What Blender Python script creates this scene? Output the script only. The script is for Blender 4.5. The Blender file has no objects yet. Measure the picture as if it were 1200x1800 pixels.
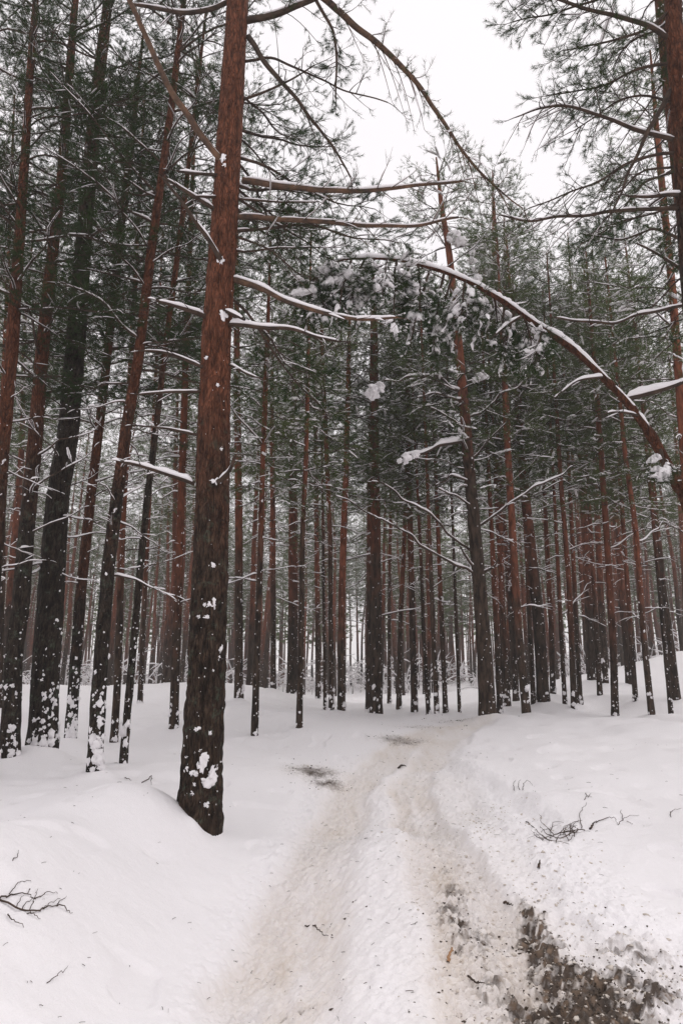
import bpy, math
import numpy as np

sc = bpy.context.scene
col = sc.collection

# ------------------------------------------------------------------ camera, sky, sun, exposure
EYE = 1.75
PITCH = math.radians(13.13)
cam_d = bpy.data.cameras.new('camera')
cam_d.sensor_fit = 'VERTICAL'
cam_d.sensor_height = 36.0
cam_d.lens = 24.0
cam_d.clip_start = 0.05
cam_d.clip_end = 600
cam = bpy.data.objects.new('camera', cam_d)
cam.location = (0, 0, EYE)
cam.rotation_euler = (math.pi / 2 + PITCH, 0, 0)
col.objects.link(cam)
sc.camera = cam

world = bpy.data.worlds.new('World')
sc.world = world
world.use_nodes = True
nt = world.node_tree
nt.nodes.clear()
out = nt.nodes.new('ShaderNodeOutputWorld')
bg = nt.nodes.new('ShaderNodeBackground')
sky = nt.nodes.new('ShaderNodeTexSky')
sky.sky_type = 'NISHITA'
sky.sun_disc = False
SUN_EL, SUN_AZ = math.radians(58), math.radians(40)
sky.sun_elevation = SUN_EL
sky.sun_rotation = SUN_AZ
# an unbroken overcast: the clear sky shows through the cloud layer only faintly
ov = nt.nodes.new('ShaderNodeMixRGB')
ov.inputs[0].default_value = 0.93
ov.inputs[2].default_value = (10.2, 9.75, 9.9, 1)
nt.links.new(sky.outputs[0], ov.inputs[1])
nt.links.new(ov.outputs[0], bg.inputs[0])
bg.inputs[1].default_value = 0.10
nt.links.new(bg.outputs[0], out.inputs[0])

sun_d = bpy.data.lights.new('sun', 'SUN')
sun_d.energy = 1.5
sun_d.angle = math.radians(70)
sun_d.color = (1.0, 0.97, 0.95)
sun = bpy.data.objects.new('sun', sun_d)
sun.rotation_euler = (math.pi / 2 - SUN_EL, 0, math.pi - SUN_AZ)
col.objects.link(sun)

vs = sc.view_settings
vs.view_transform = 'Standard'
vs.look = 'None'
vs.exposure = 0.13
vs.gamma = 1.0
vs.use_curve_mapping = False
sc.cycles.max_bounces = 8
sc.cycles.diffuse_bounces = 6
sc.cycles.transmission_bounces = 4
sc.cycles.volume_bounces = 0
sc.cycles.use_denoising = True
sc.cycles.denoiser = 'OPENIMAGEDENOISE'
sc.cycles.denoising_prefilter = 'NONE'
sc.cycles.use_adaptive_sampling = False

# ------------------------------------------------------------------ small maths helpers
CP, SP = math.cos(PITCH), math.sin(PITCH)


def P(px, py, d):
    """The point of the place seen at (px, py) of the 1200x1800 photograph, d metres ahead."""
    X, Y = (px - 600) / 1200.0, (900 - py) / 1200.0
    s = d / (CP - Y * SP)
    return np.array((X * s, d, EYE + s * (SP + Y * CP)))


def axial(p):
    return p[1] * CP + (p[2] - EYE) * SP


def vnoise(x, y, z, seed=0):
    x, y, z = np.broadcast_arrays(np.asarray(x, float), np.asarray(y, float), np.asarray(z, float))
    xi, yi, zi = np.floor(x).astype(np.int64), np.floor(y).astype(np.int64), np.floor(z).astype(np.int64)
    fx, fy, fz = x - xi, y - yi, z - zi
    ux, uy, uz = fx * fx * (3 - 2 * fx), fy * fy * (3 - 2 * fy), fz * fz * (3 - 2 * fz)

    def h(a, b, c):
        n = (a * 374761393 + b * 668265263 + c * 2147483647 + seed * 974634777) & 0xFFFFFFFF
        n = ((n ^ (n >> 13)) * 1274126177) & 0xFFFFFFFF
        n = ((n ^ (n >> 16)) * 668265263) & 0xFFFFFFFF
        return ((n ^ (n >> 15)) & 0xFFFFFF) / float(0xFFFFFF)
    r = 0
    for a, wx in ((0, 1 - ux), (1, ux)):
        for b, wy in ((0, 1 - uy), (1, uy)):
            for c, wz in ((0, 1 - uz), (1, uz)):
                r = r + wx * wy * wz * h(xi + a, yi + b, zi + c)
    return r


def fbm(x, y, z=0.0, seed=0, octv=3):
    r, a, t = 0, 1.0, 0
    for k in range(octv):
        r = r + a * vnoise(np.asarray(x) * 2 ** k, np.asarray(y) * 2 ** k, np.asarray(z) * 2.0 ** k, seed + k)
        t += a
        a *= 0.5
    return r / t


def sstep(a, b, x):
    t = np.clip((np.asarray(x, float) - a) / (b - a), 0, 1)
    return t * t * (3 - 2 * t)


def unit(v):
    return v / np.maximum(np.linalg.norm(v, axis=-1, keepdims=True), 1e-9)


def resample(pts, n, smooth=2):
    pts = np.asarray(pts, float)
    seg = np.linalg.norm(np.diff(pts, axis=0), axis=1)
    t = np.concatenate(([0], np.cumsum(seg)))
    u = np.linspace(0, t[-1], n)
    q = np.stack([np.interp(u, t, pts[:, k]) for k in range(pts.shape[1])], 1)
    for _ in range(smooth):
        q[1:-1] = 0.25 * q[:-2] + 0.5 * q[1:-1] + 0.25 * q[2:]
    return q


# ------------------------------------------------------------------ mesh helpers
class Geo:
    def __init__(self):
        self.V, self.F, self.M, self.A, self.n = [], [], [], [], 0

    def add(self, V, F, mat=0, attr=0.0):
        V = np.asarray(V, float).reshape(-1, 3)
        self.V.append(V)
        self.F.append((np.asarray(F, np.int64) + self.n, mat))
        self.A.append(np.broadcast_to(np.asarray(attr, float), (len(V),)))
        self.n += len(V)

    def tubes(self, Pn, R, sides=4, mat=0, attr=0.0):
        Pn = np.asarray(Pn, float)
        if Pn.ndim == 2:
            Pn = Pn[None]
        R = np.broadcast_to(np.asarray(R, float), Pn.shape[:2])
        n, k, _ = Pn.shape
        T = unit(np.gradient(Pn, axis=1))
        mean = unit(Pn[:, -1] - Pn[:, 0])
        ref = np.where(np.abs(mean[:, 2:3]) > 0.8, np.array([[1.0, 0.13, 0]]), np.array([[0.0, 0, 1]]))
        N = unit(np.cross(T, ref[:, None, :]))
        B = np.cross(N, T)
        a = np.linspace(0, 2 * np.pi, sides, endpoint=False)
        V = (Pn[:, :, None, :] + R[:, :, None, None] * (np.cos(a)[None, None, :, None] * N[:, :, None, :]
             + np.sin(a)[None, None, :, None] * B[:, :, None, :]))
        self.add(V, self.ring_faces(n, k, sides), mat, attr)

    @staticmethod
    def ring_faces(n, k, s):
        i = np.arange(k - 1)[:, None] * s
        j = np.arange(s)[None, :]
        j2 = (j + 1) % s
        f = np.stack([i + j, i + j2, i + s + j2, i + s + j], -1).reshape(-1, 4)
        return (np.arange(n)[:, None, None] * (k * s) + f[None]).reshape(-1, 4)

    def tris(self, T, mat=0):
        T = np.asarray(T, float).reshape(-1, 3)
        self.add(T, np.arange(len(T)).reshape(-1, 3), mat)

    def merge(self, other, rot=None, loc=None, scale=1.0):
        if other.n == 0:
            return
        V = np.concatenate(other.V) * scale
        if rot is not None:
            V = V @ rot.T
        if loc is not None:
            V = V + loc
        self.V.append(V)
        for f, m in other.F:
            self.F.append((f + self.n, m))
        self.A.append(np.concatenate(other.A))
        self.n += len(V)

    def mesh(self, name, mats, smooth=True, attr=None):
        me = bpy.data.meshes.new(name)
        if self.n == 0:
            return me
        V = np.concatenate(self.V)
        idx, tot, mi = [], [], []
        for f, m in self.F:
            idx.append(f.ravel())
            tot.append(np.full(len(f), f.shape[1]))
            mi.append(np.full(len(f), m))
        idx, tot, mi = np.concatenate(idx), np.concatenate(tot), np.concatenate(mi)
        me.vertices.add(len(V))
        me.vertices.foreach_set('co', V.ravel().astype(np.float32))
        me.loops.add(len(idx))
        me.loops.foreach_set('vertex_index', idx.astype(np.int32))
        me.polygons.add(len(tot))
        me.polygons.foreach_set('loop_start', np.concatenate(([0], np.cumsum(tot)[:-1])).astype(np.int32))
        me.polygons.foreach_set('loop_total', tot.astype(np.int32))
        me.polygons.foreach_set('material_index', mi.astype(np.int32))
        me.polygons.foreach_set('use_smooth', np.full(len(tot), bool(smooth)))
        if attr:
            at = me.attributes.new(attr, 'FLOAT', 'POINT')
            at.data.foreach_set('value', np.concatenate(self.A).astype(np.float32))
        for m in (mats if isinstance(mats, (list, tuple)) else [mats]):
            me.materials.append(m)
        me.update(calc_edges=True)
        return me


def ico(sub):
    t = (1 + 5 ** 0.5) / 2
    V = np.array([(-1, t, 0), (1, t, 0), (-1, -t, 0), (1, -t, 0), (0, -1, t), (0, 1, t), (0, -1, -t), (0, 1, -t),
                  (t, 0, -1), (t, 0, 1), (-t, 0, -1), (-t, 0, 1)], float)
    F = [(0, 11, 5), (0, 5, 1), (0, 1, 7), (0, 7, 10), (0, 10, 11), (1, 5, 9), (5, 11, 4), (11, 10, 2), (10, 7, 6), (7, 1, 8),
         (3, 9, 4), (3, 4, 2), (3, 2, 6), (3, 6, 8), (3, 8, 9), (4, 9, 5), (2, 4, 11), (6, 2, 10), (8, 6, 7), (9, 8, 1)]
    V = unit(V)
    for _ in range(sub):
        V = list(map(tuple, V))
        c, G = {}, []

        def mid(a, b):
            k = (min(a, b), max(a, b))
            if k not in c:
                c[k] = len(V)
                V.append(tuple(unit((np.array(V[a]) + np.array(V[b])) / 2)))
            return c[k]
        for a, b, d in F:
            x, y, z = mid(a, b), mid(b, d), mid(d, a)
            G += [(a, x, z), (b, y, x), (d, z, y), (x, y, z)]
        F, V = G, np.array(V)
    return np.asarray(V, float), np.asarray(F)


ICO = [ico(0), ico(1), ico(2)]


def lumps(geo, C, S, rng, sub=1, rough=0.35, mat=0, freq=1.6, frame=None):
    """Irregular lumps: centres C (n,3), half sizes S (n,3)."""
    C, S = np.asarray(C, float).reshape(-1, 3), np.asarray(S, float).reshape(-1, 3)
    if len(C) == 0:
        return
    V, F = ICO[sub]
    off = rng.uniform(0, 500, (len(C), 1, 3))
    q = V[None] * freq + off
    r = 1 + rough * 2 * (vnoise(q[..., 0], q[..., 1], q[..., 2], 5) - 0.5)
    W = V[None] * r[..., None] * S[:, None, :]
    if frame is None:
        a = rng.uniform(0, 6.283, len(C))
        ca, sa = np.cos(a)[:, None], np.sin(a)[:, None]
        W = np.stack([W[..., 0] * ca - W[..., 1] * sa, W[..., 0] * sa + W[..., 1] * ca, W[..., 2]], -1)
    else:
        W = np.einsum('nvk,nkj->nvj', W, frame)
    W = W + C[:, None, :]
    n, v = len(C), len(V)
    geo.add(W, (np.arange(n)[:, None, None] * v + F[None]).reshape(-1, 3), mat)


def snow_cover(geo, Pn, R, h, rng, w=1.1, gaps=0.25, step=0.04, lump=1.0):
    """Snow lying along the upper side of a limb: a flattened lumpy strip broken into lengths."""
    Pn = np.asarray(Pn, float)
    L = np.linalg.norm(np.diff(Pn, axis=0), axis=1).sum()
    k = max(5, int(L / step))
    Q = resample(np.column_stack([Pn, np.broadcast_to(R, (len(Pn),))]), k, 0)
    C, r = Q[:, :3], Q[:, 3]
    T = unit(np.gradient(C, axis=0))
    side = unit(np.cross(T, np.array([0.0, 0, 1])))
    horiz = np.clip(np.sqrt(np.clip(1 - T[:, 2] ** 2, 0, 1)), 0, 1) ** 1.3
    u = np.linspace(0, L, k)
    o = rng.uniform(0, 900)
    n1 = vnoise(u * 2.3 + o, 0, 0, 3)
    n2 = vnoise(u * 9 + o, 5, 0, 4)
    n3 = vnoise(u * 22 + o, 9, 0, 6)
    amt = sstep(gaps, gaps + 0.18, n1 * 0.75 + n2 * 0.25) * horiz
    amt *= np.minimum(1, np.minimum(np.arange(k), np.arange(k)[::-1]) / 1.5)
    hh = h * amt * (0.55 + lump * (0.9 * n1 * n1 + 0.5 * n2 - 0.2) + 0.25 * (n3 - 0.5))
    hh = np.maximum(hh, 0) * np.clip((r / max(r.max(), 1e-6)) ** 0.55, 0.3, 1)
    ww = (r * w + 0.35 * hh) * np.sqrt(np.clip(amt, 0, 1)) + 1e-4
    a = np.linspace(0, 2 * np.pi, 8, endpoint=False)
    sn = np.sin(a)
    up = np.where(sn > 0, sn, sn * 0.12)
    V = (C[:, None, :] + side[:, None, :] * (ww[:, None] * np.cos(a)[None])[..., None]
         + np.array([0, 0, 1.0]) * (r[:, None] * 0.72 * amt[:, None] + hh[:, None] * up[None])[..., None])
    geo.add(V, Geo.ring_faces(1, k, 8), 0)


def put(name, me, parent=None, loc=None, rot=None, scale=None):
    o = bpy.data.objects.new(name, me)
    col.objects.link(o)
    if parent is not None:
        o.parent = parent
    if loc is not None:
        o.location = loc
    if rot is not None:
        o.rotation_euler = rot
    if scale is not None:
        o.scale = (scale,) * 3 if np.isscalar(scale) else scale
    return o


def thing(name, label, cat, loc=(0, 0, 0), group=None):
    o = bpy.data.objects.new(name, None)
    o.empty_display_size = 0.2
    col.objects.link(o)
    o.location = loc
    o['label'], o['category'] = label, cat
    if group:
        o['group'] = group
    return o


# ------------------------------------------------------------------ materials
def new_mat(name):
    m = bpy.data.materials.new(name)
    m.use_nodes = True
    n = m.node_tree.nodes
    n.clear()
    o = n.new('ShaderNodeOutputMaterial')
    b = n.new('ShaderNodeBsdfPrincipled')
    m.node_tree.links.new(b.outputs[0], o.inputs[0])
    return m, m.node_tree, b


def node(t, typ, **kw):
    n = t.nodes.new(typ)
    for k, v in kw.items():
        setattr(n, k, v)
    return n


def tex_noise(t, vec, scale, detail=3, rough=0.55):
    n = node(t, 'ShaderNodeTexNoise')
    n.inputs['Scale'].default_value = scale
    n.inputs['Detail'].default_value = detail
    n.inputs['Roughness'].default_value = rough
    if vec is not None:
        t.links.new(vec, n.inputs['Vector'])
    return n.outputs['Fac']


def ramp(t, fac, stops):
    n = node(t, 'ShaderNodeValToRGB')
    e = n.color_ramp.elements
    while len(e) < len(stops):
        e.new(0.5)
    for s, (p, c) in zip(e, stops):
        s.position = p
        s.color = (*c, 1) if not np.isscalar(c) else (c, c, c, 1)
    t.links.new(fac, n.inputs[0])
    return n.outputs[0]


def mixc(t, fac, a, b, mode='MIX'):
    n = node(t, 'ShaderNodeMixRGB', blend_type=mode)
    for i, v in ((0, fac), (1, a), (2, b)):
        if isinstance(v, (int, float)):
            n.inputs[i].default_value = v
        elif isinstance(v, tuple):
            n.inputs[i].default_value = (*v, 1)
        else:
            t.links.new(v, n.inputs[i])
    return n.outputs[0]


def math_n(t, op, a, b=0.0):
    n = node(t, 'ShaderNodeMath', operation=op)
    for i, v in ((0, a), (1, b)):
        if isinstance(v, (int, float)):
            n.inputs[i].default_value = v
        else:
            t.links.new(v, n.inputs[i])
    return n.outputs[0]


def bump(t, b, h, strength, dist):
    n = node(t, 'ShaderNodeBump')
    n.inputs['Strength'].default_value = strength
    n.inputs['Distance'].default_value = dist
    t.links.new(h, n.inputs['Height'])
    t.links.new(n.outputs[0], b.inputs['Normal'])


def coords(t, scale=(1, 1, 1), world=True):
    if world:
        g = node(t, 'ShaderNodeNewGeometry').outputs['Position']
    else:
        g = node(t, 'ShaderNodeTexCoord').outputs['Object']
    m = node(t, 'ShaderNodeMapping')
    m.inputs['Scale'].default_value = scale
    t.links.new(g, m.inputs[0])
    return m.outputs[0]


SNOW = (0.88, 0.855, 0.87)


def snow_mat(name, base=SNOW, scale=60):
    m, t, b = new_mat(name)
    v = coords(t)
    n = tex_noise(t, v, scale, 3)
    t.links.new(mixc(t, n, tuple(c * 0.95 for c in base), base), b.inputs['Base Color'])
    b.inputs['Roughness'].default_value = 0.65
    b.inputs['Specular IOR Level'].default_value = 0.25
    bump(t, b, n, 0.4, 0.01)
    return m


def bark_mat(name, dark, red, rscale=1.0, moss=True):
    m, t, b = new_mat(name)
    a = node(t, 'ShaderNodeAttribute', attribute_name='red')
    v = coords(t, (1, 1, 0.28))
    v2 = coords(t)
    n1 = tex_noise(t, v, 22 * rscale, 5, 0.65)
    n2 = tex_noise(t, v, 70 * rscale, 4, 0.6)
    n3 = tex_noise(t, v2, 3.0, 4, 0.6)
    lo = mixc(t, ramp(t, n1, [(0.38, 0), (0.62, 1)]), tuple(c * 0.30 for c in dark), tuple(min(1, c * 1.7) for c in dark))
    hi = mixc(t, ramp(t, n1, [(0.34, 0), (0.62, 1)]), tuple(c * 0.38 for c in red), tuple(min(1, c * 1.45) for c in red))
    fac = math_n(t, 'ADD', a.outputs['Fac'], math_n(t, 'MULTIPLY', math_n(t, 'SUBTRACT', n3, 0.5), 0.7))
    f2 = ramp(t, fac, [(0.25, 0), (0.75, 1)])
    c = mixc(t, f2, lo, hi)
    oi = node(t, 'ShaderNodeObjectInfo')
    c = mixc(t, 1.0, c, ramp(t, oi.outputs['Random'], [(0, 0.75), (1, 1.15)]), 'MULTIPLY')
    crack = None
    if moss:
        vo = node(t, 'ShaderNodeTexVoronoi', feature='DISTANCE_TO_EDGE')
        vo.inputs['Scale'].default_value = 24 * rscale
        dv = node(t, 'ShaderNodeVectorMath', operation='ADD')
        nz = node(t, 'ShaderNodeTexNoise')
        nz.inputs['Scale'].default_value = 9
        t.links.new(v, nz.inputs['Vector'])
        sc_ = node(t, 'ShaderNodeVectorMath', operation='SCALE')
        sc_.inputs['Scale'].default_value = 0.22
        t.links.new(nz.outputs['Color'], sc_.inputs[0])
        t.links.new(coords(t, (1, 1, 0.33)), dv.inputs[0])
        t.links.new(sc_.outputs[0], dv.inputs[1])
        t.links.new(dv.outputs[0], vo.inputs['Vector'])
        crack = ramp(t, vo.outputs['Distance'], [(0.0, 0), (0.22, 1)])
        c = mixc(t, 1.0, c, mixc(t, crack, (0.60, 0.58, 0.58), (1.06, 1.05, 1.04)), 'MULTIPLY')
        mo = ramp(t, tex_noise(t, v2, 7.0, 6, 0.75), [(0.56, 0), (0.66, 0.75)])
        low = math_n(t, 'SUBTRACT', 1.0, f2)
        c = mixc(t, math_n(t, 'MULTIPLY', mo, low), c, (0.085, 0.105, 0.075))
    t.links.new(c, b.inputs['Base Color'])
    b.inputs['Roughness'].default_value = 0.9
    b.inputs['Specular IOR Level'].default_value = 0.15
    hgt = math_n(t, 'ADD', n1, math_n(t, 'MULTIPLY', n2, 0.5))
    if crack is not None:
        hgt = math_n(t, 'ADD', hgt, math_n(t, 'MULTIPLY', crack, 0.6))
    bump(t, b, hgt, 1.0, 0.03)
    return m


def wood_mat(name, base, tip):
    m, t, b = new_mat(name)
    n = tex_noise(t, coords(t), 9, 4)
    t.links.new(mixc(t, ramp(t, n, [(0.35, 0), (0.7, 1)]), base, tip), b.inputs['Base Color'])
    b.inputs['Roughness'].default_value = 0.9
    b.inputs['Specular IOR Level'].default_value = 0.15
    return m


def needle_mat(name, c, var=0.35):
    m = bpy.data.materials.new(name)
    m.use_nodes = True
    t = m.node_tree
    t.nodes.clear()
    o = node(t, 'ShaderNodeOutputMaterial')
    d = node(t, 'ShaderNodeBsdfDiffuse')
    tr = node(t, 'ShaderNodeBsdfTranslucent')
    mx = node(t, 'ShaderNodeMixShader')
    mx.inputs[0].default_value = 0.48
    g = node(t, 'ShaderNodeNewGeometry')
    oi = node(t, 'ShaderNodeObjectInfo')
    r = ramp(t, g.outputs['Random Per Island'], [(0, 1 - var), (1, 1 + var)])
    k = mixc(t, 1.0, c, r, 'MULTIPLY')
    k = mixc(t, oi.outputs['Random'], k, mixc(t, 1.0, k, (1.25, 1.12, 0.8), 'MULTIPLY'))
    t.links.new(k, d.inputs[0])
    t.links.new(k, tr.inputs[0])
    t.links.new(d.outputs[0], mx.inputs[1])
    t.links.new(tr.outputs[0], mx.inputs[2])
    t.links.new(mx.outputs[0], o.inputs[0])
    return m


M_SNOW = snow_mat('snow')
M_BARK = bark_mat('pine_bark', (0.052, 0.034, 0.024), (0.165, 0.062, 0.034))
M_BARKD = bark_mat('dark_pine_bark', (0.034, 0.025, 0.019), (0.115, 0.042, 0.022))
M_BARKF = bark_mat('far_pine_bark', (0.042, 0.028, 0.020), (0.140, 0.046, 0.024), 0.6, False)
M_WOOD = wood_mat('branch_wood', (0.030, 0.022, 0.018), (0.075, 0.048, 0.034))
M_LIMB = wood_mat('peeling_branch', (0.048, 0.034, 0.027), (0.145, 0.082, 0.05))
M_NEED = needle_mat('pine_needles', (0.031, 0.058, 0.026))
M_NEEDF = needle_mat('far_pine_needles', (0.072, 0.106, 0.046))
M_STICK = wood_mat('dry_twig', (0.05, 0.038, 0.03), (0.09, 0.06, 0.045))
M_SPLIT = wood_mat('split_wood', (0.30, 0.16, 0.08), (0.42, 0.25, 0.14))


def mud_mat(name, c):
    m, t, b = new_mat(name)
    n = tex_noise(t, coords(t), 40, 4)
    t.links.new(mixc(t, n, tuple(x * 0.6 for x in c), tuple(x * 1.5 for x in c)), b.inputs['Base Color'])
    b.inputs['Roughness'].default_value = 0.8
    return m


M_MUD = mud_mat('mud', (0.055, 0.038, 0.025))
M_SLUSH = snow_mat('dirty_snow', (0.62, 0.56, 0.50), 80)

# ground: snow, tinted by what the wheels and the forest have left on it; mud lumps also have light and shade painted in
M_GROUND, t, b = new_mat('snow_ground')
am = node(t, 'ShaderNodeAttribute', attribute_name='mud')
ad = node(t, 'ShaderNodeAttribute', attribute_name='dirt')
v = coords(t)
nf = tex_noise(t, v, 90, 4, 0.6)
nm = tex_noise(t, v, 28, 5, 0.65)
nb = tex_noise(t, v, 5, 4, 0.6)
c = mixc(t, nf, tuple(x * 0.955 for x in SNOW), SNOW)
dirtf = math_n(t, 'MULTIPLY', ad.outputs['Fac'], ramp(t, nm, [(0.25, 0.35), (0.75, 1.0)]))
c = mixc(t, dirtf, c, (0.67, 0.60, 0.535))
mf = math_n(t, 'ADD', am.outputs['Fac'], math_n(t, 'MULTIPLY', math_n(t, 'SUBTRACT', nm, 0.5), 0.9))
mf = ramp(t, mf, [(0.18, 0), (0.80, 0.95)])
at_ = node(t, 'ShaderNodeAttribute', attribute_name='tone')
tone_f = math_n(t, 'ADD', at_.outputs['Fac'], math_n(t, 'MULTIPLY', math_n(t, 'SUBTRACT', nm, 0.5), 0.8))
c = mixc(t, mf, c, ramp(t, tone_f, [(0.10, (0.022, 0.014, 0.009)), (0.5, (0.062, 0.038, 0.023)), (1.0, (0.19, 0.125, 0.080))]))  # mud browns; tone paints lit lump tops and shaded crevices into the colour
t.links.new(c, b.inputs['Base Color'])
b.inputs['Roughness'].default_value = 0.7
b.inputs['Specular IOR Level'].default_value = 0.2
bump(t, b, math_n(t, 'ADD', nf, math_n(t, 'MULTIPLY', nm, 1.2)), 0.5, 0.012)

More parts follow.
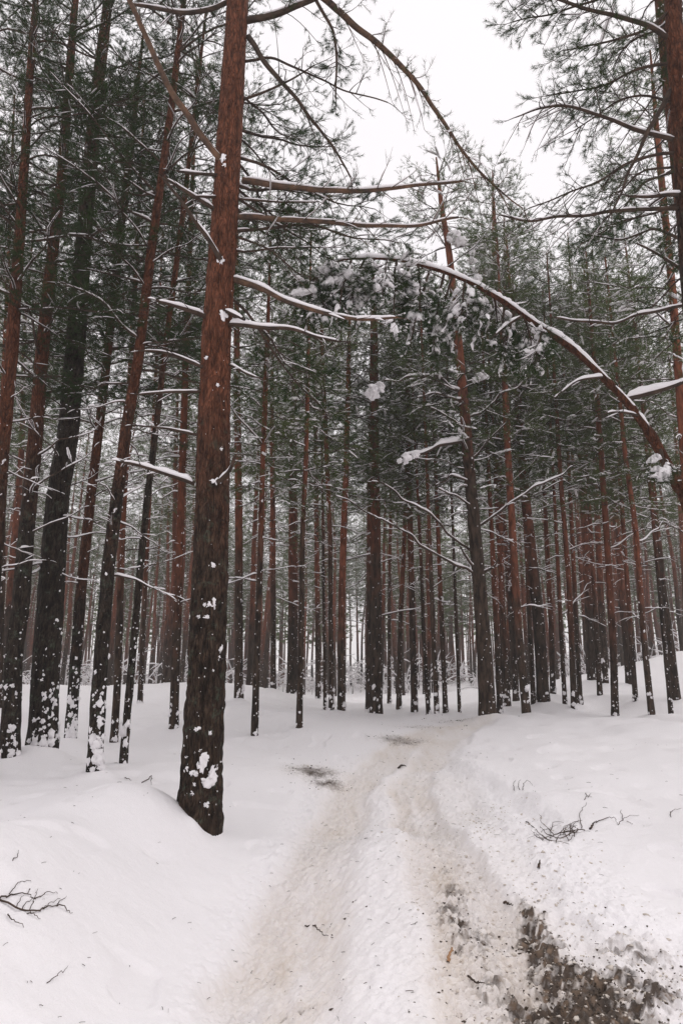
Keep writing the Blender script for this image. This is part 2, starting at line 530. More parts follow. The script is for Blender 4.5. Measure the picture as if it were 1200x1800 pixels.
# ------------------------------------------------------------------ the trees in the photograph
# name, metres ahead, base and trunk points in the photograph, base width, width at the last point, height where the bark turns red, height
HERO = [
    ('T0', 7.0, [(350, 1462), (354, 1350), (363, 1200), (368, 1040), (374, 850), (380, 600), (400, 300), (418, 0)], 71, 37, 3.4, 17, 'stout red-barked pine with lichen-flecked base, nearest trunk left of the track'),
    ('T3', 10.5, [(77, 1335), (81, 1167), (93, 1000), (103, 867), (120, 767), (131, 633), (155, 333), (170, 167), (187, 33)], 50, 17, 9.5, 17, 'thick dark pine with snow heaped round its foot, left of the big red pine'),
    ('T2', 10.0, [(20, 1350), (25, 1150), (37, 1067), (47, 933), (60, 800), (73, 633), (90, 467), (110, 300), (130, 33)], 33, 12, 4.2, 16, 'leaning brown pine just left of the thick dark snow-footed trunk'),
    ('T5', 9.2, [(168, 1367), (173, 1233), (180, 1133), (190, 1000), (207, 867), (223, 750), (243, 633), (267, 433), (300, 200)], 27, 12, 4.0, 15, 'crooked slim pine with snow-plastered lower trunk ending in a dark root spike'),
    ('T6', 10.0, [(215, 1353), (223, 1267), (235, 1133), (247, 1000), (260, 867), (277, 733), (290, 617), (323, 367)], 13, 9, 5.5, 13, 'thin pole-like pine leaning right behind the crooked snow-plastered one'),
    ('T4', 12.3, [(125, 1309), (127, 1250), (133, 1167), (143, 1033), (157, 900), (177, 733), (190, 617), (213, 400), (228, 283)], 20, 12, 2.6, 15, 'bright rust-red pine rising right behind the thick dark trunk'),
    ('T1', 9.0, [(-32, 1345), (3, 800), (20, 633), (43, 300), (53, 133)], 36, 12, 3.6, 16, 'rust-red pine at the left picture edge whose foot is out of view'),
    ('TL', 14.5, [(2, 1250), (4, 1000), (6, 700)], 13, 9, 5, 15, 'dark slender trunk standing on the far left edge of the snow'),
    ('T7', 13.5, [(202, 1290), (207, 1200), (217, 900), (232, 600)], 13, 9, 4.5, 15, 'straight brown pine between the crooked pine and the thin leaning pole'),
    ('T9', 14.0, [(307, 1280), (308, 1200), (318, 900), (328, 600)], 16, 11, 3.5, 16, 'reddish pine with snowy foot close left of the big red pine'),
    ('T8', 18.0, [(247, 1245), (250, 1150), (262, 900)], 9, 7, 4, 15, 'thin pine with a white snowy foot on the crest of the left bank'),
    ('C1', 18.0, [(421, 1245), (420, 1100), (420, 933), (416, 600)], 15, 11, 4.5, 15, 'brown pine with snow-caked foot first to the right of the big red pine'),
    ('C2', 13.5, [(447, 1293), (452, 1133), (457, 1000), (462, 800), (470, 600)], 12, 8, 4.5, 10.5, 'slim pine with the lowest foot among trunks left of the track'),
    ('C3', 14.0, [(525, 1285), (529, 1133), (532, 933), (538, 800)], 11, 8, 5, 11, 'slim pine with snow-speckled foot alone in front of the dense trunks left of track'),
    ('C5', 22.0, [(481, 1220), (480, 933), (478, 760)], 10, 8, 4.5, 13, 'narrow trunk on the crest between the two slim front pines left of the track'),
    ('C4', 23.0, [(513, 1225), (515, 1067), (515, 833)], 19, 14, 4, 15, 'broad brown trunk on the crest behind the slim speckled pine'),
    ('C6', 17.0, [(583, 1255), (580, 933), (571, 733), (566, 620)], 9, 7, 5, 11.5, 'slim pine with a snow clot low on its trunk left of the red straight pine'),
    ('C7', 17.2, [(600, 1253), (600, 1067), (605, 900), (608, 833), (611, 700)], 14, 9, 3.2, 12.5, 'straight reddish pine at the left side of the bright far gap'),
    ('CA', 19.5, [(648, 1247), (650, 1067), (650, 900), (652, 760)], 13, 10, 5, 12.5, 'narrower rear trunk of the close pair right of the bright far gap'),
    ('C8', 18.0, [(660, 1257), (661, 1100), (660, 933), (658, 767), (657, 600)], 22, 14, 5, 13, 'broader front trunk of the close pair right of the bright far gap'),
    ('CB', 21.0, [(683, 1238), (684, 1050), (686, 900)], 7, 5, 5, 12, 'very thin pine behind the close pair on its right'),
    ('C9', 19.5, [(699, 1247), (703, 1100), (708, 1000), (716, 800)], 9, 7, 4, 12, 'thin right-leaning pine between the close pair and the snow-footed brown pine'),
    ('CC', 18.5, [(728, 1252), (723, 1033), (720, 900), (718, 760)], 12, 9, 4.5, 12.5, 'brown pine with a snow-dusted foot above the bend of the track'),
    ('CD', 17.5, [(755, 1257), (745, 1133), (740, 1000)], 8, 6, 5, 11.5, 'dark thin left-leaning pine above the bend of the track'),
    ('CE', 17.0, [(768, 1258), (762, 1133), (756, 980)], 9, 7, 5, 11.5, 'dark pine with a low twiggy shoot beside the bend of the track'),
    ('CF', 18.0, [(783, 1252), (776, 1100), (768, 900)], 9, 7, 4, 12, 'slim brown pine last before the dark V-branched pine on its left'),
    ('CG', 18.6, [(572, 1250), (570, 1150), (568, 1000)], 6, 5, 6, 11, 'pencil-thin stem close left of the slim pine with the snow clot'),
    ('R1', 16.0, [(857, 1268), (850, 1133), (837, 967), (825, 833), (817, 733), (808, 633), (790, 450), (775, 360)], 30, 9, 7.5, 14.6, 'dark pine with snowed V-shaped branches and a snow-clotted foot right of the track bend'),
    ('R2', 16.5, [(927, 1265), (910, 1100), (900, 933), (892, 800), (888, 700)], 15, 11, 3.5, 12.5, 'leaning brown pine right of the dark V-branched pine'),
    ('R3', 18.5, [(955, 1245), (947, 1100), (933, 967), (922, 867), (913, 767), (911, 720)], 22, 14, 4.6, 14, 'dark rough trunk turning bright orange higher up, right of the leaning brown pine'),
    ('R4', 18.0, [(1007, 1248), (1000, 1033), (992, 933), (985, 850)], 11, 8, 3.0, 13, 'rust-red straight pine in the middle of the right stand'),
    ('R5', 18.3, [(992, 1247), (985, 1100), (975, 900)], 8, 6, 3.5, 12, 'slim companion close left of the rust-red straight pine'),
    ('R6', 17.0, [(1077, 1257), (1077, 1133), (1067, 967), (1058, 833), (1048, 700)], 13, 9, 3.0, 12.5, 'red pine with its foot lowest on the open right slope'),
    ('R7', 16.5, [(1145, 1258), (1133, 1150), (1117, 933), (1098, 800)], 11, 8, 3.4, 12, 'slim pine leaning left on the front of the right slope'),
    ('R8', 20.5, [(1115, 1230), (1107, 1100), (1093, 900)], 9, 7, 3.5, 13, 'thin pine behind the left-leaning slim one on the right slope'),
    ('R9', 17.5, [(1177, 1248), (1167, 1133), (1150, 950)], 8, 6, 5, 11.5, 'thin dark stem low on the slope at the right edge'),
    ('RA', 20.0, [(1187, 1223), (1177, 1133), (1163, 1033), (1145, 850)], 15, 11, 5.5, 15, 'dark thick pine on the slope at the right edge'),
    ('RB', 22.0, [(1052, 1217), (1047, 1100), (1035, 900)], 9, 7, 4, 13.5, 'brown pine half way up the right slope behind the low red one'),
    ('RC', 21.0, [(1017, 1227), (1012, 1100), (1003, 900)], 9, 7, 4, 13, 'brown pine close right of the rust-red straight pine'),
    ('RD', 18.5, [(937, 1245), (932, 1133), (926, 1000)], 9, 7, 4, 12.5, 'slim trunk squeezed between the leaning brown pine and the orange-topped one'),
    ('RE', 18.0, [(878, 1252), (873, 1133), (864, 950)], 11, 8, 3.4, 12.5, 'red-brown pine just behind the snow-clotted foot of the V-branched pine'),
    ('RF', 19.0, [(892, 1243), (886, 1133), (876, 950)], 11, 8, 3.4, 13, 'second red-brown pine right behind the V-branched pine'),
    ('RG', 22.5, [(907, 1223), (898, 1100), (888, 950)], 11, 8, 5, 14, 'grey-brown pine on the crest left of the leaning brown pine'),
    ('RH', 18.0, [(807, 1252), (803, 1133), (798, 1000)], 6, 5, 6, 11, 'stick-thin stem left of the dark V-branched pine'),
    ('RI', 24.5, [(1107, 1203), (1098, 1100), (1085, 950)], 15, 11, 3.5, 17, 'stout brown pine high on the right slope'),
    ('RJ', 25.0, [(1040, 1200), (1036, 1100), (1028, 950)], 17, 13, 4, 18, 'broad trunk on the crest where the right slope begins'),
    ('K1', 21.0, [(886, 1238), (880, 1000), (868, 400)], 12, 8, 4, 18.3, 'tall thin pine whose pale open crown stands in the sky gap above the arch'),
    ('K2', 22.5, [(905, 1234), (897, 900), (888, 480)], 11, 7, 4, 17.6, 'second tall thin pine with an open crown beside the first in the sky gap'),
    ('K3', 24.0, [(1062, 1212), (1048, 900), (1033, 600)], 12, 8, 4, 15.8, 'pine with a pointed top spire low in the right sky gap'),
    ('K4', 24.0, [(560, 1236), (556, 900), (553, 600)], 10, 7, 4, 15.6, 'pine with a narrow pointed top left of the arch tip'),
    ('K5', 14.0, [(1232, 1285), (1195, 700), (1180, 500), (1158, 280)], 19, 11, 3.5, 16, 'red-stemmed pine at the right edge, its foot out of view'),
    ('RK', 21.5, [(970, 1227), (968, 1100), (960, 950)], 10, 8, 3.0, 13, 'red trunk close right of the dark rough orange-topped pine'),
]

HERO = [h[:5] + (0.0,) + h[5:] for h in HERO]
# pixel, distance anchors of the snow surface
GROUND_PTS = [
    (600, 1800, 3.95), (600, 1600, 5.5), (620, 1500, 6.8), (640, 1450, 7.8), (640, 1400, 9.2), (650, 1350, 11.0), (700, 1310, 13.0), (800, 1276, 15.3),
    (0, 1800, 3.6), (100, 1600, 5.0), (150, 1450, 6.9), (0, 1450, 6.8), (250, 1400, 7.6), (60, 1345, 10.1), (250, 1600, 5.1), (300, 1800, 3.8), (430, 1400, 9.0), (440, 1500, 6.7),
    (300, 1432, 7.05), (250, 1445, 6.7), (404, 1500, 6.95), (500, 1340, 11.2),
    (1200, 1800, 3.75), (1150, 1600, 5.15), (1100, 1480, 6.8), (1000, 1400, 8.8), (1100, 1330, 11.0), (1150, 1270, 14.8), (950, 1320, 11.6),
    (250, 1206, 24), (380, 1208, 23.5), (130, 1208, 23), (0, 1225, 19), (430, 1212, 23),
    (1200, 1142, 30), (1130, 1172, 28), (1060, 1197, 26), (980, 1216, 25), (880, 1236, 23), (780, 1240, 24), (560, 1232, 24),
    (620, 1224, 42), (750, 1224, 42), (500, 1222, 45), (300, 1218, 48), (900, 1215, 45),
]
pts = [P(*g) for g in GROUND_PTS]
for h in HERO:
    if h[0] not in ('T0', 'T1', 'K1', 'K2', 'K3', 'K4', 'K5'):
        pts.append(P(h[2][0][0], h[2][0][1], h[1]))
extra = [(-14, 4, .35), (-16, 12, .9), (-22, 24, 1.6), (14, 4, .5), (16, 12, 1.3), (26, 24, 3.4), (34, 45, 3.5), (-36, 45, .9),
         (0, -10, -.1), (-20, -10, .2), (20, -10, .2), (0, 60, .1), (-40, 70, .3), (40, 70, 2.2), (0, 90, .1), (-12, 33, .8), (12, 36, 1.2)]
pts = np.array(pts + [np.array(e, float) for e in extra])


def rbf_fit(XY, Z, lam):
    n = len(XY)
    D = np.linalg.norm(XY[:, None] - XY[None], axis=2)
    A = np.zeros((n + 3, n + 3))
    A[:n, :n] = -D - lam * np.eye(n) * -1
    A[:n, :n] = -D + lam * np.eye(n)
    A[:n, n] = 1
    A[:n, n + 1:] = XY
    A[n:, :n] = A[:n, n:].T
    return np.linalg.solve(A, np.concatenate([Z, np.zeros(3)]))


# softened distance kernel: exact enough at the anchors and smooth between them
def kern(D):
    return -np.sqrt(D * D + 1.2 ** 2)


XY, Z = pts[:, :2], pts[:, 2]
n_ = len(XY)
Dm = np.linalg.norm(XY[:, None] - XY[None], axis=2)
Am = np.zeros((n_ + 3, n_ + 3))
Am[:n_, :n_] = kern(Dm) + (-0.06) * np.eye(n_)
Am[:n_, n_] = 1
Am[:n_, n_ + 1:] = XY
Am[n_:, :n_] = Am[:n_, n_:].T
Wt = np.linalg.solve(Am, np.concatenate([Z, np.zeros(3)]))


def terrain(x, y):
    x, y = np.asarray(x, float), np.asarray(y, float)
    shp = x.shape
    x, y = x.ravel(), y.ravel()
    xc, yc = np.clip(x, -45, 45), np.clip(y, -12, 95)
    r = Wt[n_] + Wt[n_ + 1] * xc + Wt[n_ + 2] * yc
    for k in range(n_):
        r = r - Wt[k] * np.sqrt((xc - XY[k, 0]) ** 2 + (yc - XY[k, 1]) ** 2 + 1.44)
    return r.reshape(shp)


def ray_d(px, py, d, sink=0.05):
    """Distance at which a photograph pixel looks at the snow surface."""
    ds = np.linspace(d * 0.7, d * 1.5, 240)
    q = np.array([P(px, py, k) for k in ds])
    below = q[:, 2] < terrain(q[:, 0], q[:, 1]) - sink
    return ds[int(np.argmax(below))] if below.any() else d


def line(pp):
    """x of a line along the track as a function of the distance ahead, from (px, py, d)."""
    q = np.array([P(a, b_, ray_d(a, b_, d)) for a, b_, d in pp])
    k = np.argsort(q[:, 1])
    yy = np.linspace(q[k[0], 1], q[k[-1], 1], 60)
    xx = np.interp(yy, q[k, 1], q[k, 0])
    for _ in range(12):
        xx[1:-1] = 0.25 * xx[:-2] + 0.5 * xx[1:-1] + 0.25 * xx[2:]
    s0, s1 = (xx[3] - xx[0]) / (yy[3] - yy[0]), (xx[-1] - xx[-4]) / (yy[-1] - yy[-4])

    def f(y):
        y = np.asarray(y, float)
        return np.interp(y, yy, xx) + np.minimum(y - yy[0], 0) * s0 * 0.5 + np.clip(y - yy[-1], 0, 14) * s1
    return f


rut_l = line([(462, 1800, 3.95), (505, 1650, 5.0), (570, 1500, 6.7), (605, 1420, 8.5), (628, 1380, 9.8), (690, 1328, 12.0), (745, 1296, 13.8), (800, 1277, 15.2)])
rut_r = line([(895, 1800, 3.95), (850, 1650, 5.0), (765, 1500, 6.7), (722, 1420, 8.5), (722, 1380, 9.8), (755, 1330, 12.0), (795, 1298, 13.8), (838, 1277, 15.2)])
edge_l = line([(352, 1800, 3.9), (376, 1700, 4.6), (412, 1640, 5.1), (480, 1530, 6.4), (535, 1420, 8.4), (550, 1380, 9.8), (640, 1322, 12.0), (705, 1292, 13.8), (765, 1274, 15.2)])
edge_r = line([(1100, 1800, 3.9), (1000, 1650, 5.0), (905, 1500, 6.7), (830, 1420, 8.5), (800, 1375, 9.8), (800, 1332, 12.0), (830, 1300, 13.8), (868, 1280, 15.2)])
scarp = line([(1150, 1600, 5.2), (1000, 1497, 6.7), (955, 1470, 7.3), (870, 1412, 8.7), (805, 1372, 10.0), (800, 1345, 11.5)])

MUD = [  # px, py, d, half width x, half length y, strength
    (1040, 1795, 4.05, 0.22, 0.24, 1.4), (990, 1750, 4.3, 0.15, 0.26, 1.3), (955, 1690, 4.7, 0.10, 0.30, 1.2), (935, 1640, 5.0, 0.07, 0.24, 1.0), (1100, 1805, 3.95, 0.22, 0.20, 1.1), (985, 1815, 3.9, 0.25, 0.2, 1.1), (1180, 1790, 4.0, 0.2, 0.15, 0.5), (1060, 1850, 3.8, 0.26, 0.3, 1.3), (950, 1850, 3.8, 0.18, 0.2, 1.0),
    (800, 1625, 5.25, 0.10, 0.34, 0.68), (832, 1655, 5.0, 0.15, 0.18, 0.68), (790, 1560, 5.9, 0.09, 0.45, 0.5), (880, 1740, 4.35, 0.26, 0.4, 0.45), (1110, 1745, 4.3, 0.22, 0.2, 0.5),
    (552, 1368, 10.0, 0.30, 0.42, 0.85), (575, 1386, 9.5, 0.22, 0.20, 0.8),
    (705, 1308, 13.1, 0.38, 0.35, 0.75), (800, 1271, 15.6, 0.50, 0.30, 1.0), (530, 1785, 4.05, 0.22, 0.12, 0.36), (735, 1285, 14.4, 0.5, 0.3, 0.42), (600, 1640, 5.1, 0.1, 0.1, 0.3),
]
MUDW = [(*P(a, b_, ray_d(a, b_, d, 0.07))[:2], w, l, s) for a, b_, d, w, l, s in MUD]
hero_xy = []
for h in HERO:
    p = P(h[2][0][0], h[2][0][1], h[1])
    hero_xy.append((p[0], p[1]))
MOUNDS = [(hero_xy[0][0] - 0.46, hero_xy[0][1] - 0.24, 0.15, 0.46), (hero_xy[0][0] + 0.0, hero_xy[0][1] - 0.27, 0.045, 0.075)] + [(hero_xy[i][0], hero_xy[i][1] - 0.05, hgt, r) for i, hgt, r in
          ((1, 0.24, 0.45), (3, 0.07, 0.3), (5, 0.12, 0.3), (27, 0.10, 0.5), (29, 0.12, 0.4), (11, 0.12, 0.35))] + \
         [(x, y, 0.06, 0.35) for x, y in hero_xy[9:]]


def worley(x, y, seed):
    """Distance to the nearest scattered point and that point's own random number."""
    xi, yi = np.floor(x).astype(np.int64), np.floor(y).astype(np.int64)
    best, bid = np.full(x.shape, 9.0), np.zeros(x.shape)

    def h(a, b, k):
        n = (a * 374761393 + b * 668265263 + (seed + k) * 974634777) & 0xFFFFFFFF
        n = ((n ^ (n >> 13)) * 1274126177) & 0xFFFFFFFF
        return ((n ^ (n >> 16)) & 0xFFFF) / 65535.0
    for a in (-1, 0, 1):
        for b_ in (-1, 0, 1):
            cx_, cy_ = xi + a, yi + b_
            d = np.hypot(cx_ + h(cx_, cy_, 0) - x, (cy_ + h(cx_, cy_, 1) - y))
            c_ = d < best
            best = np.where(c_, d, best)
            bid = np.where(c_, h(cx_, cy_, 2), bid)
    return best, bid


def surface(x, y, full=True):
    z = terrain(x, y)
    near = sstep(26, 14, y)
    z = z + (fbm(x * 0.9, y * 0.9, 0, 11, 3) - 0.5) * 0.22 * (0.35 + 0.65 * sstep(0.6, 2.0, np.abs(x - 0.4))) + (fbm(x * 0.22, y * 0.22, 0, 17, 2) - 0.5) * 0.35 * sstep(8, 18, y)
    on = sstep(17.5, 14.5, y) * near
    xl, xr, el, er = rut_l(y), rut_r(y), edge_l(y), edge_r(y)
    wl = np.interp(y, [3, 5, 7, 9, 12, 16], [0.42, 0.40, 0.34, 0.30, 0.32, 0.35])
    wr = np.interp(y, [3, 5, 7, 9, 12, 16], [0.34, 0.31, 0.27, 0.28, 0.32, 0.34])
    wob = (fbm(x * 3, y * 1.5, 0, 21, 2) - 0.5) * 0.22
    gl = np.exp(-np.abs((x - xl + wob) / wl) ** 7)
    gr = np.exp(-np.abs((x - xr + wob) / wr) ** 7)
    soft = sstep(13, 8, y) * 0.65 + 0.35
    z = z - on * soft * (0.09 * gl + 0.10 * gr)
    # the ledges the wheels have cut
    wob2 = (fbm(x * 2.2, y * 1.3, 0, 31, 3) - 0.5) * 0.30
    z = z + on * 0.065 * sstep(0.16, -0.22, x - el + wob2) * sstep(12.5, 8, y)
    z = z + on * 0.07 * sstep(-0.10, 0.14, x - er + wob2)
    xs = scarp(y)
    z = z + 0.12 * sstep(-0.14, 0.20, x - xs + wob2 * 0.9) * sstep(5.6, 7.0, y) * sstep(12.0, 9.8, y)
    mud = np.zeros_like(z)
    for mx, my, w, l, s in MUDW:
        mud = np.maximum(mud, s * np.exp(-((x - mx) / w) ** 2 * 0.7 - ((y - my) / l) ** 2 * 0.7))
    mud = mud * (0.30 + 1.35 * fbm(x * 11, y * 11, 0, 57, 4))
    rough = on * np.clip(0.9 * mud + 0.30 * (gl + gr) + 0.60 * sstep(el - .3, el, x) * sstep(er + 0.9, er - 0.1, x), 0, 1.2)
    rough = rough + 0.55 * np.exp(-((x - er - 0.25) / 0.40) ** 2) * on * sstep(8.5, 5, y)
    cell = np.zeros_like(z)
    tone = np.full_like(z, 0.35)
    if full:
        # lumps thrown up by the wheels: each lump is either slush or mud
        m = ((y < 9.5) & (y > 3.0) & (rough > 0.04)) if z.size > 1 else np.zeros(z.shape, bool)
        if m.any():
            xm, ym, mm, rm = x[m], y[m], mud[m], np.clip(rough[m], 0, 1)
            for sc_, am_, sd_ in ((0.075, 0.022, 101), (0.045, 0.018, 103)):
                dd_, id_ = worley(xm / sc_, ym / sc_, sd_)
                keep = id_ < 0.15 + 0.85 * np.clip(rm * 0.55 + mm * 0.7, 0, 1)
                dome = np.sqrt(np.clip(1 - (dd_ / 0.62) ** 2, 0, 1)) * keep
                z[m] += dome * am_ * (0.25 + 0.75 * ((id_ * 7.3) % 1)) * np.clip(rm * 0.55 + mm * 0.8, 0, 1) * sstep(9.5, 7.0, ym)
                dirty = sstep(-0.2, 0.2, mm * 0.70 - 0.06 - (id_ * 13.7) % 1)
                low = np.clip(1 - dome * 1.5, 0, 1) * np.clip(mm * 0.62 - 0.05, 0, 0.85)
                tone[m] = np.where(dome > 0.25, np.maximum(tone[m] * 0.6, dome * (0.25 + 0.75 * ((id_ * 31.7) % 1))), tone[m] * 0.75)  # random brown per lump, with painted light on domes and shade between
                cell[m] = np.maximum(cell[m], np.where(dome > 0.25, dirty * np.clip(mm * 1.3, 0, 1) * 0.85, low))
        n1 = fbm(x * 13, y * 13, 0, 41, 3) - 0.5
        n2 = fbm(x * 34, y * 34, 0, 45, 2) - 0.5
        n3 = np.abs(fbm(x * 9, y * 9, 0, 49, 2) - 0.5)
        z = z + rough * (0.065 * n1 + 0.045 * n2 + 0.02 * n3) * sstep(15, 8, y)
        z = z + mud * on * (0.05 * (fbm(x * 20, y * 20, 0, 55, 3) - 0.45)) * sstep(12, 7, y)
        # tyre cleats
        cl = 2 * np.pi / 0.062
        chev = np.abs(x - xr) * 0.55
        tr = np.sin(cl * (y + chev) + 2.5 * fbm(x * 4, y * 4, 0, 61, 2)) * sstep(0.25, 0.6, fbm(x * 2, y * 2, 0, 63, 2) + 0.15)
        z = z + 0.017 * tr * gr * on * sstep(10.5, 7.5, y)
        tl = np.sin(cl * 1.15 * (y - np.abs(x - xl) * 0.4) + 3.0 * fbm(x * 3, y * 3, 0, 67, 2)) * sstep(0.45, 0.75, fbm(x * 1.7, y * 1.7, 0, 69, 2) + 0.1)
        z = z + 0.011 * tl * gl * on * sstep(10.5, 7.5, y)
        # wind and fallen-lump dimples on the untouched snow
        soft_n = (fbm(x * 5, y * 5, 0, 71, 3) - 0.5)
        z = z + 0.020 * soft_n + 0.008 * (fbm(x * 17, y * 17, 0, 75, 2) - 0.5)
        pit = sstep(0.70, 0.82, vnoise(x * 2.6, y * 2.6, 0, 81))
        z = z - 0.035 * pit * (1 - np.clip(rough, 0, 1))
    for mx, my, hh, rr in MOUNDS:
        q = ((x - mx) ** 2 + (y - my) ** 2) / (rr * rr)
        z = z + hh * np.exp(-q)
    within = sstep(el - 0.02, el + .30, x + wob2 * 0.5) * sstep(er + 0.25, er - 0.15, x + wob2 * 0.5)
    dirt = on * np.clip(within * (0.06 + 0.40 * fbm(x * 1.6, y * 1.6, 0, 95, 3)) + 0.50 * gl * (0.45 + fbm(x * 2, y * 1.2, 0, 91, 2))
                        + 0.55 * gr * (0.4 + fbm(x * 2, y * 1.2, 0, 93, 2)) + 0.8 * mud, 0, 1)
    dirt = dirt * (0.55 + 0.9 * fbm(x * 8, y * 1.6, 0, 97, 3))
    dirt = dirt * (1 - 0.60 * np.exp(-((x - (xl + xr) / 2 - .03) / 0.17) ** 2) * sstep(10, 7, y))
    far_mud = mud * sstep(8.5, 9.5, y)
    return z, np.clip(np.maximum(cell, far_mud * 0.8), 0, 1) * on, dirt, tone


def axis(lo, d0, d1, hi, step, g0, g1):
    a = [d0]
    while a[-1] < d1:
        a.append(a[-1] + step)
    s = step
    while a[-1] < hi:
        s *= g1
        a.append(a[-1] + s)
    b, s = [d0], step
    while b[-1] > lo:
        s *= g0
        b.append(b[-1] - s)
    return np.array(b[:0:-1] + a)


gx = axis(-120, -1.7, 2.4, 120, 0.0135, 1.045, 1.045)
gy = axis(-40, 3.2, 6.3, 150, 0.0145, 1.10, 1.0145)
X, Y = np.meshgrid(gx, gy)
Zs, MU, DI, TO = surface(X, Y)
dzy, dzx = np.gradient(Zs, gy, gx)
NR = unit(np.stack([-dzx, -dzy, np.ones_like(Zs)], -1)).reshape(-1, 3)
nx, ny = len(gx), len(gy)
ii = (np.arange(ny - 1)[:, None] * nx + np.arange(nx - 1)[None]).ravel()
quads = np.stack([ii, ii + 1, ii + nx + 1, ii + nx], 1)
cxm = 0.25 * (X[:-1, :-1] + X[1:, 1:] + X[:-1, 1:] + X[1:, :-1]).ravel()
cym = 0.5 * (Y[:-1, :-1] + Y[1:, 1:]).ravel()
wq = (fbm(cxm * 2.2, cym * 1.3, 0, 31, 3) - 0.5) * 0.30
on_track = (cym > -40) & (cym < 17.5) & (cxm > edge_l(cym) - wq) & (cxm < edge_r(cym) + 0.1 - wq)
VV = np.stack([X, Y, Zs], -1).reshape(-1, 3)


def ground_part(name, sel):
    q = quads[sel]
    used, inv = np.unique(q, return_inverse=True)
    g = Geo()
    g.add(VV[used], inv.reshape(-1, 4))
    me = g.mesh(name, M_GROUND)
    for an, arr in (('mud', MU), ('dirt', DI), ('tone', TO)):
        at = me.attributes.new(an, 'FLOAT', 'POINT')
        at.data.foreach_set('value', arr.ravel()[used].astype(np.float32))
    me.normals_split_custom_set_from_vertices(NR[used].tolist())
    o = put(name, me)
    o['kind'] = 'structure'
    return o


ground_part('snow_ground', ~on_track)
ground_part('forest_track', on_track)


def gz(x, y, full=True):
    return float(surface(np.array([x], float), np.array([y], float), full)[0][0])


